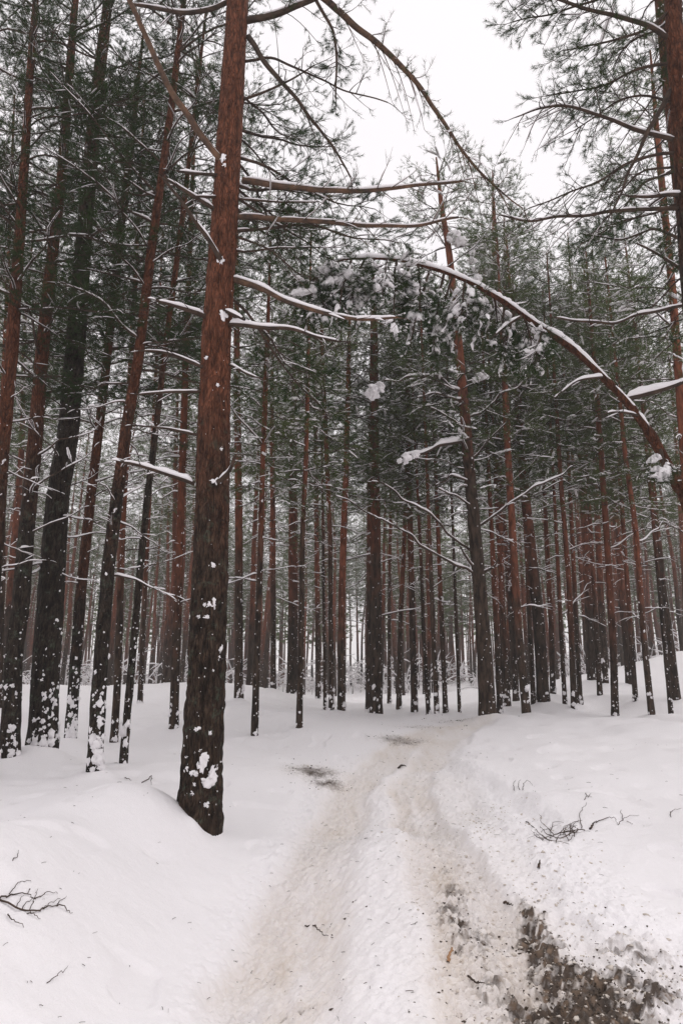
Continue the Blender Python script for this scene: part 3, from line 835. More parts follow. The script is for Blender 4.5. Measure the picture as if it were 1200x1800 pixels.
# ------------------------------------------------------------------ branch builders
def grow(rng, Pn, R, twigs=12, tlen=0.5, shoots=5, slen=0.14, nn=24, nlen=0.06, nw=0.0035, start=0.3, droop=0.25,
         snow=0.03, clots=0.0, pad=0.6, twsnow=2, gaps=0.25, sides=6, tw_sides=3, wood_mat=0, curl=0.5, needle_only=False):
    """One limb with its side twigs, shoots and needles. Returns wood, needles, snow."""
    W, N, S = Geo(), Geo(), Geo()
    Pn = np.asarray(Pn, float)
    k = len(Pn)
    R = np.broadcast_to(np.asarray(R, float), (k,))
    W.tubes(Pn, R, sides, wood_mat)
    up = np.array([0, 0, 1.0])
    L = np.linalg.norm(np.diff(Pn, axis=0), axis=1).sum()
    if twigs:
        s = np.sort(rng.uniform(start, 1.0, twigs))
        s[-1] = 0.995
        f = s * (k - 1)
        i0 = np.minimum(f.astype(int), k - 2)
        fr = (f - i0)[:, None]
        B = Pn[i0] * (1 - fr) + Pn[i0 + 1] * fr
        T = unit(Pn[i0 + 1] - Pn[i0])
        sd = unit(np.cross(T, up) + 1e-6)
        sg = np.where(np.arange(twigs) % 2 == 0, 1.0, -1.0)[:, None]
        a = rng.uniform(0.5, 1.15, (twigs, 1))
        a[-1] = 0.1
        D = unit(T * np.cos(a) + sd * sg * np.sin(a) + up * rng.uniform(-0.35, 0.35, (twigs, 1)))
        ln = tlen * (1 - 0.5 * (s[:, None] - start) / (1 - start + 1e-6)) * rng.uniform(0.55, 1.25, (twigs, 1))
        u = np.linspace(0, 1, 6)[None, :, None]
        cv = unit(rng.normal(size=(twigs, 3)))[:, None, :] * rng.uniform(0.1, 0.35, (twigs, 1, 1)) * curl
        TP = (B[:, None] + D[:, None] * (ln[:, None] * u) + cv * ln[:, None] * u ** 2
              - up * (droop * ln[:, None] * u ** 2 * rng.uniform(0.2, 1.6, (twigs, 1, 1))) + up * (droop * 0.55 * ln[:, None] * u ** 3))
        r0 = np.minimum(0.0065, R[np.minimum(i0 + 1, k - 1)] * 0.7 + 0.0015)
        W.tubes(TP, r0[:, None] * np.linspace(1, 0.35, 6)[None], tw_sides, wood_mat)
        if shoots:
            n = twigs * shoots
            ti = np.repeat(np.arange(twigs), shoots)
            us = rng.uniform(0.3, 1.0, n)
            us[::shoots] = 1.0
            f = us * 5
            j0 = np.minimum(f.astype(int), 4)
            fr = (f - j0)[:, None]
            SB = TP[ti, j0] * (1 - fr) + TP[ti, j0 + 1] * fr
            ST = unit(TP[ti, j0 + 1] - TP[ti, j0])
            sd2 = unit(rng.normal(size=(n, 3)))
            SD = unit(ST * 0.9 + sd2 * rng.uniform(0.3, 0.9, (n, 1)) + up * 0.1)
            SL = slen * rng.uniform(0.5, 1.4, (n, 1))
            v = np.linspace(0, 1, 3)[None, :, None]
            SPn = SB[:, None] + SD[:, None] * SL[:, None] * v + (up * 0.18 + sd2 * 0.1)[:, None] * SL[:, None] * v ** 2
            W.tubes(SPn, np.array([0.0026, 0.002, 0.001])[None], 3, wood_mat)
            if nn:
                si = np.repeat(np.arange(n), nn)
                q = rng.uniform(0.25, 1.0, (len(si), 1))
                NB = SPn[si, 0] * (1 - q) ** 2 + SPn[si, 1] * 2 * q * (1 - q) + SPn[si, 2] * q ** 2
                ax = unit(SPn[si, 2] - SPn[si, 0])
                rad = unit(np.cross(ax, rng.normal(size=(len(si), 3))))
                ND = unit(ax * rng.uniform(0.35, 1.1, (len(si), 1)) + rad * rng.uniform(0.4, 0.9, (len(si), 1)))
                pe = unit(np.cross(ND, rng.normal(size=(len(si), 3)))) * nw * 0.5
                tip = NB + ND * nlen * rng.uniform(0.75, 1.2, (len(si), 1))
                N.tris(np.stack([NB - pe, NB + pe, tip], 1))
            if clots:
                sel = np.where(rng.uniform(size=n) < clots)[0]
                q = rng.uniform(0.2, 0.9, (len(sel), 3, 1))
                C = (SPn[sel, 0][:, None] * (1 - q) + SPn[sel, 2][:, None] * q).reshape(-1, 3) + up * 0.014 + rng.normal(size=(len(sel) * 3, 3)) * 0.004
                sz = rng.uniform(0.006, 0.016, (len(C), 1))
                lumps(S, C, np.concatenate([sz * rng.uniform(0.8, 2.0, (len(C), 1)), sz, sz * 0.6], 1), rng, 0, 0.8)
                for i2 in (np.where(rng.uniform(size=twigs) < clots * 3)[0] if pad else []):
                    pp_ = resample(TP[i2, 1:], 9, 0)
                    pp_ += rng.normal(size=pp_.shape) * 0.010 * pad
                    rr_ = rng.uniform(0.012, 0.024) * pad * (0.5 + np.sin(np.linspace(0.3, 2.9, 9)))
                    snow_cover(S, pp_, rr_, rng.uniform(0.025, 0.055) * pad, rng, w=1.2, gaps=0.33, step=0.02, lump=2.0)
    if snow > 0:
        snow_cover(S, Pn, R, snow, rng, gaps=gaps)
        if twigs and twsnow:
            for q in range(0, twigs, twsnow):
                snow_cover(S, TP[q], 0.005, snow * 0.45, rng, gaps=gaps + 0.08, step=0.05)
    return W, N, S


def curve(rng, L, e0, droop, n=10, wig=0.05, tipup=0.0):
    s = np.linspace(0, 1, n)
    x = L * s * math.cos(e0)
    z = L * (math.sin(e0) * s - droop * s ** 2 + tipup * s ** 3)
    o = rng.uniform(0, 90)
    y = L * wig * 2 * (vnoise(s * 3 + o, 0, 0, 7) - vnoise(o, 0, 0, 7)) * s ** 0.5
    z = z + L * wig * (vnoise(s * 4 + o, 3, 0, 8) - vnoise(o, 3, 0, 8))
    return np.stack([x, y, z], 1)


rng = np.random.default_rng(7)
LIVE, DEAD = [], []
for i in range(16):
    L = rng.uniform(1.7, 2.6)
    Pc = curve(rng, L, math.radians(rng.uniform(-8, 28)), rng.uniform(0.02, 0.30), 12, 0.07, rng.uniform(0, 0.12))
    W, N, S = grow(rng, Pc, np.linspace(0.022, 0.005, 12), twigs=20, tlen=0.72, shoots=6, slen=0.15, nn=50, nlen=0.062, nw=0.0032,
                   start=0.22, twsnow=4, pad=0, droop=0.35, snow=0.024, clots=0.02, gaps=0.42)
    LIVE.append((W.mesh('branch', M_WOOD), N.mesh('needles', M_NEED, False), S.mesh('snow', M_SNOW)))
for i in range(14):
    L = rng.uniform(0.8, 2.0)
    Pc = curve(rng, L, math.radians(rng.uniform(-14, 30)), rng.uniform(-0.05, 0.25), 12, 0.09)
    W, N, S = grow(rng, Pc, np.linspace(0.017, 0.004, 12), twigs=7, tlen=0.42, shoots=2, slen=0.12, nn=0, start=0.35, droop=0.2,
                   snow=0.034, clots=0.02, gaps=0.22, curl=0.9)
    DEAD.append((W.mesh('branch', M_WOOD), None, S.mesh('snow', M_SNOW)))


def hang(root, trio, loc, az, s=1.0, tilt=0.0):
    w, n, sn = trio
    b = put('branch', w, root, loc, (0, tilt, az), s)
    if n is not None:
        o = put('needles', n, b)
        o['kind'] = 'stuff'
    if sn is not None:
        o = put('snow', sn, b)
        o['kind'] = 'stuff'
    return b


def crown_geo(rng, H, hc, hd, lod, Lmax=2.0):
    """Crown of a pine on a straight stem: limbs, needles and snow joined, z up from the foot."""
    W, S = Geo(), Geo()
    cfg = {'mid': dict(twigs=13, tlen=0.75, shoots=6, nn=13, nlen=0.085, nw=0.0085, clots=0.08, sides=5, slen=0.17),
           'far': dict(twigs=8, tlen=0.8, shoots=5, nn=7, nlen=0.12, nw=0.017, clots=0.065, sides=4, slen=0.2)}[lod]
    z = hd
    while z < H - 0.2:
        live = z > hc
        tt = max(0.0, (z - hc) / (H - hc))
        nb = rng.integers(2, 5) if live else rng.integers(1, 3)
        a0 = rng.uniform(0, 6.28)
        for q in range(nb):
            az = a0 + q * 6.283 / nb + rng.uniform(-0.4, 0.4)
            if live:
                L = Lmax * min(1, 0.55 + tt * 1.8) * (1 - tt) ** 0.55 * rng.uniform(0.55, 1.25) + 0.4
                e0 = math.radians(-8 + 45 * tt + rng.uniform(-12, 12))
                Pc = curve(rng, L, e0, rng.uniform(0.0, 0.25), 7, 0.06, 0.08)
                g = grow(rng, Pc, np.linspace(0.008 + 0.008 * L, 0.004, 7), start=0.25, droop=0.35, snow=0.03, gaps=0.42, twsnow=4,
                         **{**cfg, 'twigs': max(3, int(cfg['twigs'] * L / Lmax))})
            else:
                L = rng.uniform(0.5, 1.7)
                Pc = curve(rng, L, math.radians(rng.uniform(-15, 28)), rng.uniform(-.05, 0.25), 7, 0.08)
                g = grow(rng, Pc, np.linspace(0.014, 0.004, 7), twigs=4, tlen=0.4, shoots=0, start=0.35, snow=0.028, gaps=0.4, sides=4)
            ca, sa = math.cos(az), math.sin(az)
            rot = np.array([[ca, -sa, 0], [sa, ca, 0], [0, 0, 1]])
            loc = np.array([0, 0, z + rng.uniform(-0.12, 0.12)])
            W.merge(g[0], rot, loc)
            for f_ in g[1].F:
                pass
            if g[1].n:
                V = np.concatenate(g[1].V) @ rot.T + loc
                W.add(V, np.arange(len(V)).reshape(-1, 3), 1)
            S.merge(g[2], rot, loc)
        z += rng.uniform(0.35, 0.6) if live else rng.uniform(0.35, 0.8)
    return W, S


MID, FAR = [], []
for i in range(7):
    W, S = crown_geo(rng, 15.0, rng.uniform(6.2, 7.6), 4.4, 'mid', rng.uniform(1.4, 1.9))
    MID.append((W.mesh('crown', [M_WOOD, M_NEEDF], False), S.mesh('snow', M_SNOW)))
for i in range(7):
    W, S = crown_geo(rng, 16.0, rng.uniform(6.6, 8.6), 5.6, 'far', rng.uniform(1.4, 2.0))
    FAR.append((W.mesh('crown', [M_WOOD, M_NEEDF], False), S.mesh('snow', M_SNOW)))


# ------------------------------------------------------------------ trunks
def trunk_geo(pts_, rad, sides, step, red_h, rng, amp=0.004, flare=0.35, z0=0.0, fq=18):
    L = np.linalg.norm(np.diff(pts_, axis=0), axis=1).sum()
    k = int(L / step) + 2
    Q = resample(np.column_stack([pts_, rad]), k, 6 if step < 0.2 else 1)
    C, r = Q[:, :3], Q[:, 3]
    hz = C[:, 2] - z0
    r = r * (1 + flare * np.exp(-np.maximum(hz, 0) / 0.22))
    a = np.linspace(0, 2 * np.pi, sides, endpoint=False)
    dx, dy = np.cos(a), np.sin(a)
    o = rng.uniform(0, 300)
    fx, fy, fz = dx[None] * r[:, None] * fq + o, dy[None] * r[:, None] * fq + o, C[:, 2:3] * fq * 0.22
    n = fbm(fx, fy, fz, 13, 3) - 0.5
    ridge = np.abs(vnoise(fx * 1.7, fy * 1.7, fz * 1.5, 19) - 0.5)
    big = fbm(dx[None] * 1.2 + o, dy[None] * 1.2, C[:, 2:3] * 1.3, 23, 2) - 0.5
    redf = sstep(red_h - 3.2, red_h + 3.4, hz)[:, None]
    disp = amp * (1.6 * n + 2.0 * ridge) * (1 - 0.65 * redf) + big * r[:, None] * 0.16
    rr = r[:, None] + disp
    V = np.stack([C[:, 0:1] + rr * dx[None], C[:, 1:2] + rr * dy[None], np.broadcast_to(C[:, 2:3], rr.shape)], -1)
    g = Geo()
    g.add(V, Geo.ring_faces(1, k, sides), 0, np.broadcast_to(redf, rr.shape).ravel())
    return g, C, r


def trunk_snow(geo, C, r, z0, rng, n, smin, smax, zmax, bias=-0.9, spread=1.0):
    """Snow that stuck to the bark, mostly on the weather side and near the ground."""
    if n == 0:
        return
    hz = C[:, 2] - z0
    t = rng.beta(0.7, 1.9, n) * zmax
    k = np.clip(np.searchsorted(hz, t), 0, len(C) - 1)
    a = bias + rng.normal(size=n) * spread
    d = np.stack([np.cos(a), np.sin(a), np.zeros(n)], 1)
    s = smin + (smax - smin) * rng.beta(0.8, 3.2, n)
    pos = np.stack([np.interp(t, hz, C[:, 0]), np.interp(t, hz, C[:, 1]), np.interp(t, hz, C[:, 2])], 1) + d * (r[k] * 1.03)[:, None]
    tang = np.stack([-np.sin(a), np.cos(a), np.zeros(n)], 1)
    fr = np.stack([tang, np.tile([0, 0, 1.0], (n, 1)), d], 1)
    lumps(geo, pos, np.stack([s, s * rng.uniform(0.7, 1.8, n), s * 0.38 + 0.006], 1), rng, 1 if smax > 0.03 else 0, 0.95, 0, 2.6, fr)


def fit_trunk(h, zg):
    """World points and radii of a trunk from its photograph points; the unseen rest goes on straight."""
    q = [P(a, b_, h[1]) for a, b_ in h[2]]
    q = np.array(q)
    q[0, 2] = zg - 0.7
    dirn = (q[-1] - q[-3 if len(q) > 4 else 0])
    dirn = dirn / dirn[2]
    dirn[0] *= 0.8
    top = zg + h[7]
    if top > q[-1, 2] + 0.3:
        for f in (0.35, 0.7, 1.0):
            hgt = q[len(h[2]) - 1, 2] + (top - q[len(h[2]) - 1, 2]) * f
            q = np.vstack([q, q[len(h[2]) - 1] + dirn * (hgt - q[len(h[2]) - 1, 2])])
    n0 = len(h[2])
    r0 = h[3] / 2 * axial(q[0]) / 1200
    r1 = h[4] / 2 * axial(q[n0 - 1]) / 1200
    hz = q[:, 2] - zg
    rad = np.interp(hz, [0, hz[n0 - 1], max(h[7], hz[n0 - 1] + .1)], [r0, r1, min(0.02, r1)])
    return q, rad


GROUPS = 'pines one can tell apart by foot and trunk'
rng = np.random.default_rng(21)
TRUNKS = {}
for idx, h in enumerate(HERO):
    code, d = h[0], h[1]
    bx, by = hero_xy[idx]
    zg = gz(bx, by, False)
    root = thing('pine_tree', h[8], 'pine tree', (bx, by, zg), 'pine trees of the wood')
    q, rad = fit_trunk(h, zg)
    near = code in ('T0', 'T1', 'T2', 'T3', 'T4', 'T5', 'T6')
    org = np.array((bx, by, zg))
    if code == 'T0':
        g, C, r = trunk_geo(q - org, rad, 84, 0.020, h[6], rng, 0.022, 0.10, 0.0, 26)
    elif near:
        g, C, r = trunk_geo(q - org, rad, 36, 0.05, h[6], rng, 0.010, 0.12, 0.0, 20)
    else:
        g, C, r = trunk_geo(q - org, rad, 14, 0.15, h[6] - 0.9, rng, 0.006, 0.15, 0.0, 12)
    put('trunk', g.mesh('trunk', M_BARK if code == 'T0' else M_BARKD if near else M_BARKF, True, 'red'), root)
    TRUNKS[code] = (root, org, C, r)
    sn = Geo()
    if code == 'T0':
        pass
    elif near:
        hv = {'T3': 1.0, 'T5': 1.0, 'T4': 0.8, 'T2': 0.45, 'T6': 0.2, 'T1': 0.2}[code]
        trunk_snow(sn, C, r, 0, rng, 70, 0.004, 0.024, 6.0)
        trunk_snow(sn, C, r, 0, rng, int(50 * hv), 0.010, 0.060, 1.9, -0.8, 0.6)
        trunk_snow(sn, C, r, 0, rng, int(22 * hv), 0.02, 0.085, 0.6, -1.0, 0.6)
    else:
        trunk_snow(sn, C, r, 0, rng, 60, 0.006, 0.026, 8.0, spread=0.9)
        trunk_snow(sn, C, r, 0, rng, int(rng.integers(2, 12)), 0.02, 0.08, 0.8)
    if sn.n:
        o = put('trunk_snow', sn.mesh('trunk_snow', M_SNOW), root)
        o['kind'] = 'stuff'

    def at(hz):
        k = min(np.searchsorted(C[:, 2], hz), len(C) - 1)
        return C[k], r[k]
    if near and code != 'T0':
        hd, hc, vis = 2.6, {'T4': 5.2, 'T6': 5.6, 'T5': 5.2, 'T3': 6.4}.get(code, 5.0), 13.0
        z = hd
        while z < vis:
            live = z > hc
            for q_ in range(rng.integers(2, 5) if live else rng.integers(1, 3)):
                c_, r_ = at(z + rng.uniform(-.15, .15))
                az = rng.uniform(0, 6.283)
                trio = LIVE[rng.integers(len(LIVE))] if live else DEAD[rng.integers(len(DEAD))]
                s = rng.uniform(0.55, 0.95) if live else rng.uniform(0.5, 0.95)
                if code == 'T6':
                    s *= 0.7
                hang(root, trio, c_ + np.array([math.cos(az), math.sin(az), 0]) * r_ * 0.6, az, s, rng.uniform(-0.15, 0.15))
            z += rng.uniform(0.32, 0.55) if live else rng.uniform(0.3, 0.6)
    elif not near:
        Hs = h[7] / 15.0
        i = rng.integers(len(MID))
        ax = unit(C[-1] - C[0])
        cr = put('crown', MID[i][0], root, (C[0][0], C[0][1], 0), (-ax[1], ax[0], 0), Hs)
        cr.rotation_mode = 'YXZ'
        cr.rotation_euler = (-math.asin(ax[1]), math.asin(ax[0]), 0)
        sn_ = put('snow', MID[i][1], cr)
        sn_['kind'] = 'stuff'
        cr['kind'] = 'stuff'
        # bare lower limbs with snow on them
        nd = 5 if code in ('R1', 'R2', 'R3', 'R6', 'C8', 'C7') else 3
        for q_ in range(nd):
            hz = rng.uniform(2.2, 6.5)
            c_, r_ = at(hz)
            az = rng.choice([0.0, math.pi]) + rng.normal() * 0.7
            hang(root, DEAD[rng.integers(len(DEAD))], c_ + np.array([math.cos(az), math.sin(az), 0]) * r_ * 0.6, az, rng.uniform(0.5, 1.1), rng.uniform(-0.3, 0.25))

LIMBS_LATER = {'R1': [
    ([(838, 1012), (780, 980), (720, 945), (655, 905), (593, 868)], 16.0, 14.6, 5, 2, 0.07), ([(832, 972), (760, 912), (720, 885), (680, 857), (650, 843)], 16.0, 15.0, 5, 2, 0.07),
    ([(840, 926), (905, 880), (960, 845), (1012, 820)], 16.0, 15.2, 5, 2, 0.08), ([(846, 1008), (858, 1000), (872, 985)], 16.0, 15.7, 6, 3, 0.09), ([(838, 1000), (822, 985), (806, 960)], 16.0, 15.7, 6, 3, 0.09),
    ([(812, 690), (770, 662), (720, 664), (677, 672)], 16.0, 15.3, 5, 2, 0.10), ([(816, 705), (775, 690), (735, 696)], 16.0, 15.5, 4, 2, 0.09), ([(822, 735), (870, 705), (930, 665)], 16.0, 15.4, 4, 2, 0.07),
    ([(826, 765), (790, 735), (755, 715)], 16.0, 15.5, 4, 2, 0.07), ([(828, 808), (860, 770), (890, 742)], 16.0, 15.5, 4, 2, 0.05), ([(830, 850), (790, 838), (760, 848)], 16.0, 15.5, 4, 2, 0.07), ([(826, 772), (790, 782), (755, 790), (725, 800), (695, 812)], 16.0, 15.2, 7, 5, 0.16), ([(834, 895), (800, 872), (770, 860)], 16.0, 15.5, 4, 2, 0.06)],
    'R3': [([(918, 772), (960, 740), (1000, 715)], 18.5, 17.8, 5, 2, 0.09), ([(916, 745), (945, 720), (975, 705)], 18.5, 18, 4, 2, 0.07), ([(924, 840), (935, 815), (958, 790)], 18.5, 18, 4, 2, 0.08), ([(912, 802), (880, 780), (850, 765)], 18.5, 18, 4, 2, 0.07)],
}

# ------------------------------------------------------------------ the big red pine: its snow patches and every limb seen in the photograph
root0, org0, C0, r0_ = TRUNKS['T0']


def on_trunk(px, py, d):
    """A point on the front of the big trunk below a photograph pixel, and its outward direction."""
    w = P(px, py, d) - org0
    k = np.argmin(np.abs(C0[:, 2] - w[2]))
    dx = np.clip((w[0] - C0[k, 0]) / r0_[k], -0.97, 0.97)
    n = np.array([dx, -math.sqrt(1 - dx * dx), 0])
    return C0[k] + n * r0_[k] * 1.0, n


PATCH = [(360, 1330, 9, 7), (357, 1342, 8, 13), (373, 1365, 9, 14), (366, 1372, 11, 9), (377, 1352, 6, 8), (340, 1358, 5, 5), (330, 1352, 4, 5), (346, 1357, 4, 5), (348, 1282, 6, 4), (369, 1289, 3, 4), (353, 1317, 3, 3),
         (329, 1331, 3, 3), (340, 1393, 4, 5), (364, 1415, 5, 5), (377, 1055, 5, 5), (374, 1062, 9, 7), (361, 1065, 3, 3), (367, 1086, 7, 4), (350, 1083, 4, 4), (386, 1142, 5, 8), (385, 1155, 6, 6), (376, 993, 4, 6),
         (362, 1175, 2, 3), (374, 1180, 2, 2), (330, 1295, 2, 3), (345, 1322, 2, 3), (343, 1378, 3, 4), (363, 630, 4, 3), (383, 678, 3, 3), (388, 790, 3, 3), (380, 845, 9, 6), (393, 552, 7, 8), (388, 458, 5, 9), (392, 278, 7, 8), (395, 290, 4, 4)]
for px, py, sx, sy in PATCH:
    p_, n_v = on_trunk(px, py, 6.85)
    k_ = axial(p_ + org0) / 1200
    g = Geo()
    fr = np.array([[[-n_v[1], n_v[0], 0], [0, 0, 1.0], n_v]])
    lumps(g, [p_], [[sx * k_ * 0.85, sy * k_ * 0.85, 0.014]], rng, 2, 1.0, 0, 2.9, fr)
    put('snow_patch', g.mesh('snow_patch', M_SNOW), root0)
sn = Geo()
trunk_snow(sn, C0, r0_, 0, rng, 70, 0.003, 0.013, 6.0, -1.3, 0.8)
o = put('trunk_snow', sn.mesh('trunk_snow', M_SNOW), root0)
o['kind'] = 'stuff'


def limb(root, org, pts_, d0, d1, w0, w1, **kw):
    """A limb traced through the photograph, running from d0 to d1 metres ahead."""
    n = len(pts_)
    q = np.array([P(a, b_, d0 + (d1 - d0) * k / (n - 1)) for k, (a, b_) in enumerate(pts_)])
    r = np.array([(w0 + (w1 - w0) * k / (n - 1)) / 2 * axial(q[k]) / 1200 for k in range(n)])
    L = np.linalg.norm(np.diff(q, axis=0), axis=1).sum()
    kk = max(8, int(L / 0.07))
    Q = resample(np.column_stack([q, r]), kk, 3)
    Pn = Q[:, :3] - org
    o_ = rng.uniform(0, 50)
    u = np.linspace(0, L, kk)
    for ax_ in range(3):
        Pn[:, ax_] += (0.03 if d0 < 12 else 0.14) * (vnoise(u * 3 + o_, ax_, 0, 3) - 0.5) * sstep(0, 0.3, u) * (1.0 if d0 < 12 else 1.0)
    bark = kw.pop('bark', M_WOOD)
    W, N, S = grow(rng, Pn, Q[:, 3], sides=8, tw_sides=4, **kw)
    b = put('branch', W.mesh('branch', bark), root)
    if N.n:
        o = put('needles', N.mesh('needles', M_NEED, False), b)
        o['kind'] = 'stuff'
    if S.n:
        put('snow', S.mesh('snow', M_SNOW), b)['kind'] = 'stuff'
    return b


SNOWY = dict(twigs=6, tlen=0.45, shoots=2, nn=0, start=0.3, gaps=0.08, curl=0.9, droop=0.2)
for code, ls in LIMBS_LATER.items():
    for p_, a_, b_, w0, w1, sh in ls:
        limb(TRUNKS[code][0], TRUNKS[code][1], p_, a_, b_, w0, w1, snow=sh * 0.7, **SNOWY)


def clump(root, org, px, py, dd, sx, sy, n=9):
    """A broken clump of snow caught in a spray of twigs."""
    p_ = P(px, py, dd)
    k_ = axial(p_) / 1200
    u_ = rng.normal(size=(n, 3)) * np.array([sx, sx * 0.7, sy]) * k_ * 0.40
    u_[:, 2] -= np.abs(u_[:, 0]) * 0.35
    z_ = (0.30 + 0.45 * rng.beta(1, 2, (n, 1))) * min(sx, sy) * k_
    g = Geo()
    lumps(g, p_ - org + u_, np.concatenate([z_ * 1.4, z_, z_ * rng.uniform(0.6, 1.2, (n, 1))], 1), rng, 2, 0.75, 0, 2.8)
    put('snow_clump', g.mesh('snow_clump', M_SNOW), root)['kind'] = 'stuff'


for px, py, dd, sx, sy in [(800, 415, 15.8, 14, 12), (826, 452, 15.8, 9, 17), (836, 488, 15.8, 8, 14), (712, 806, 15.2, 15, 8), (730, 799, 15.25, 10, 6), (655, 690, 15.3, 12, 14), (668, 678, 15.3, 8, 9), (845, 660, 15.4, 10, 8)]:
    clump(TRUNKS['R1'][0], TRUNKS['R1'][1], px, py, dd, sx, sy)
for k_ in range(13):
    c_ = P(402, rng.uniform(150, 560), 7.0) - org0
    j = int(np.argmin(np.abs(C0[:, 2] - c_[2])))
    hang(root0, LIVE[rng.integers(len(LIVE))], C0[j], rng.uniform(0.25, 1.35), rng.uniform(0.7, 1.05), rng.uniform(-0.1, 0.25))
BARE = dict(twigs=6, tlen=0.3, shoots=1, nn=0, start=0.3, snow=0.035, gaps=0.12, curl=0.9)
THIN = dict(twigs=14, tlen=0.55, shoots=3, nn=14, slen=0.12, nlen=0.05, start=0.35, snow=0.0, clots=0.0, droop=0.5, curl=1.2)
FULL = dict(twigs=22, tlen=0.6, shoots=6, nn=40, slen=0.13, nlen=0.06, nw=0.003, start=0.3, snow=0.02, clots=0.02, droop=0.6, curl=0.9)
L0 = [
    ([(427, 317), (500, 328), (570, 337), (640, 335), (720, 328), (812, 318)], 6.5, 6.0, 12, 4, dict(BARE, twigs=12, tlen=0.5, shoots=3, nn=4, bark=M_LIMB, gaps=0.2)),
    ([(417, 381), (500, 385), (580, 391), (650, 397), (720, 398), (805, 383)], 6.5, 5.9, 10, 4, dict(BARE, twigs=12, tlen=0.5, shoots=3, nn=4, bark=M_LIMB, snow=0.028)),
    ([(408, 490), (460, 508), (500, 528), (560, 548), (620, 562), (700, 558)], 6.5, 6.1, 13, 4, dict(BARE, snow=0.06, gaps=0.1, bark=M_LIMB)),
    ([(402, 570), (440, 574), (500, 577), (560, 590), (600, 599)], 6.45, 6.0, 9, 4, dict(BARE, snow=0.042, gaps=0.05)),
    ([(395, 545), (412, 553), (430, 562)], 6.4, 6.2, 8, 5, dict(BARE, twigs=0, snow=0.05, gaps=0.0)),
    ([(434, 36), (500, 20), (560, -4), (630, -50)], 6.5, 6.0, 12, 6, dict(FULL, twigs=12)),
    ([(445, -110), (500, -50), (570, 0), (660, 75), (720, 130), (770, 200), (810, 262), (860, 322), (915, 365)], 6.5, 5.6, 15, 2, dict(FULL, twigs=44, tlen=0.62, shoots=4, nn=18, bark=M_LIMB)),
    ([(437, 65), (470, 118), (500, 150), (540, 195), (580, 250), (617, 312)], 6.5, 5.9, 10, 3, dict(THIN, twigs=20)),
    ([(555, 0), (590, 60), (592, 110), (588, 170)], 6.2, 6.1, 6, 3, dict(FULL, twigs=12, tlen=0.35)),
    ([(428, 175), (470, 160), (515, 140), (552, 116)], 6.5, 6.1, 5, 2, dict(THIN, twigs=6)),
    ([(430, 108), (480, 100), (540, 128), (600, 160), (680, 180)], 6.5, 6.0, 5, 2, dict(THIN, twigs=12)),
    ([(423, 350), (500, 357), (560, 352)], 6.5, 6.2, 4, 2, dict(THIN, twigs=8, snow=0.015)),
    ([(403, 640), (430, 654), (456, 665)], 6.45, 6.2, 6, 3, dict(BARE, twigs=2)),
    ([(382, 848), (402, 832), (412, 800)], 6.35, 6.2, 9, 6, dict(BARE, twigs=0, snow=0.06, gaps=0.0)),
    ([(412, 415), (440, 425), (480, 440), (520, 480)], 6.5, 6.0, 5, 2, dict(THIN, twigs=9)),
    ([(392, 284), (345, 228), (300, 160), (262, 80), (228, -5), (200, -60)], 6.4, 5.9, 13, 7, dict(BARE, twigs=5, snow=0.03, gaps=0.3, bark=M_LIMB)),
    ([(388, 458), (372, 425), (350, 398), (320, 352), (287, 312)], 6.35, 6.0, 10, 5, dict(BARE, twigs=3, snow=0.05, gaps=0.15)),
    ([(378, 368), (335, 342), (290, 312)], 6.4, 6.1, 8, 4, dict(BARE, twigs=4)),
    ([(362, 556), (320, 543), (278, 531)], 6.4, 6.1, 10, 4, dict(BARE, twigs=3, snow=0.04, gaps=0.05)),
    ([(408, 0), (360, 18), (325, 26), (280, 14), (235, 8)], 6.5, 6.2, 9, 5, dict(BARE, twigs=8, tlen=0.4)),
    ([(382, 308), (345, 304), (312, 302)], 6.4, 6.3, 6, 4, dict(BARE, twigs=1)),
    ([(342, 850), (300, 836), (252, 820), (215, 812)], 6.4, 6.1, 8, 5, dict(BARE, twigs=5, snow=0.05, gaps=0.1)),
    ([(345, 764), (300, 754), (230, 749)], 6.4, 6.2, 6, 3, dict(BARE, twigs=5, snow=0.024, gaps=0.2)),
    ([(352, 688), (295, 690), (240, 693)], 6.4, 6.2, 6, 3, dict(BARE, twigs=5, snow=0.024, gaps=0.2)),
    ([(356, 645), (320, 630), (285, 618), (248, 617)], 6.4, 6.1, 7, 3, dict(BARE, twigs=5, snow=0.024, gaps=0.2)),
    ([(384, 345), (360, 348), (338, 345)], 6.4, 6.2, 6, 3, dict(BARE, twigs=2)),
]
for p_, a_, b_, w0, w1, kw in L0:
    limb(root0, org0, p_, a_ + 0.5, b_ + 0.5, w0, w1, **kw)

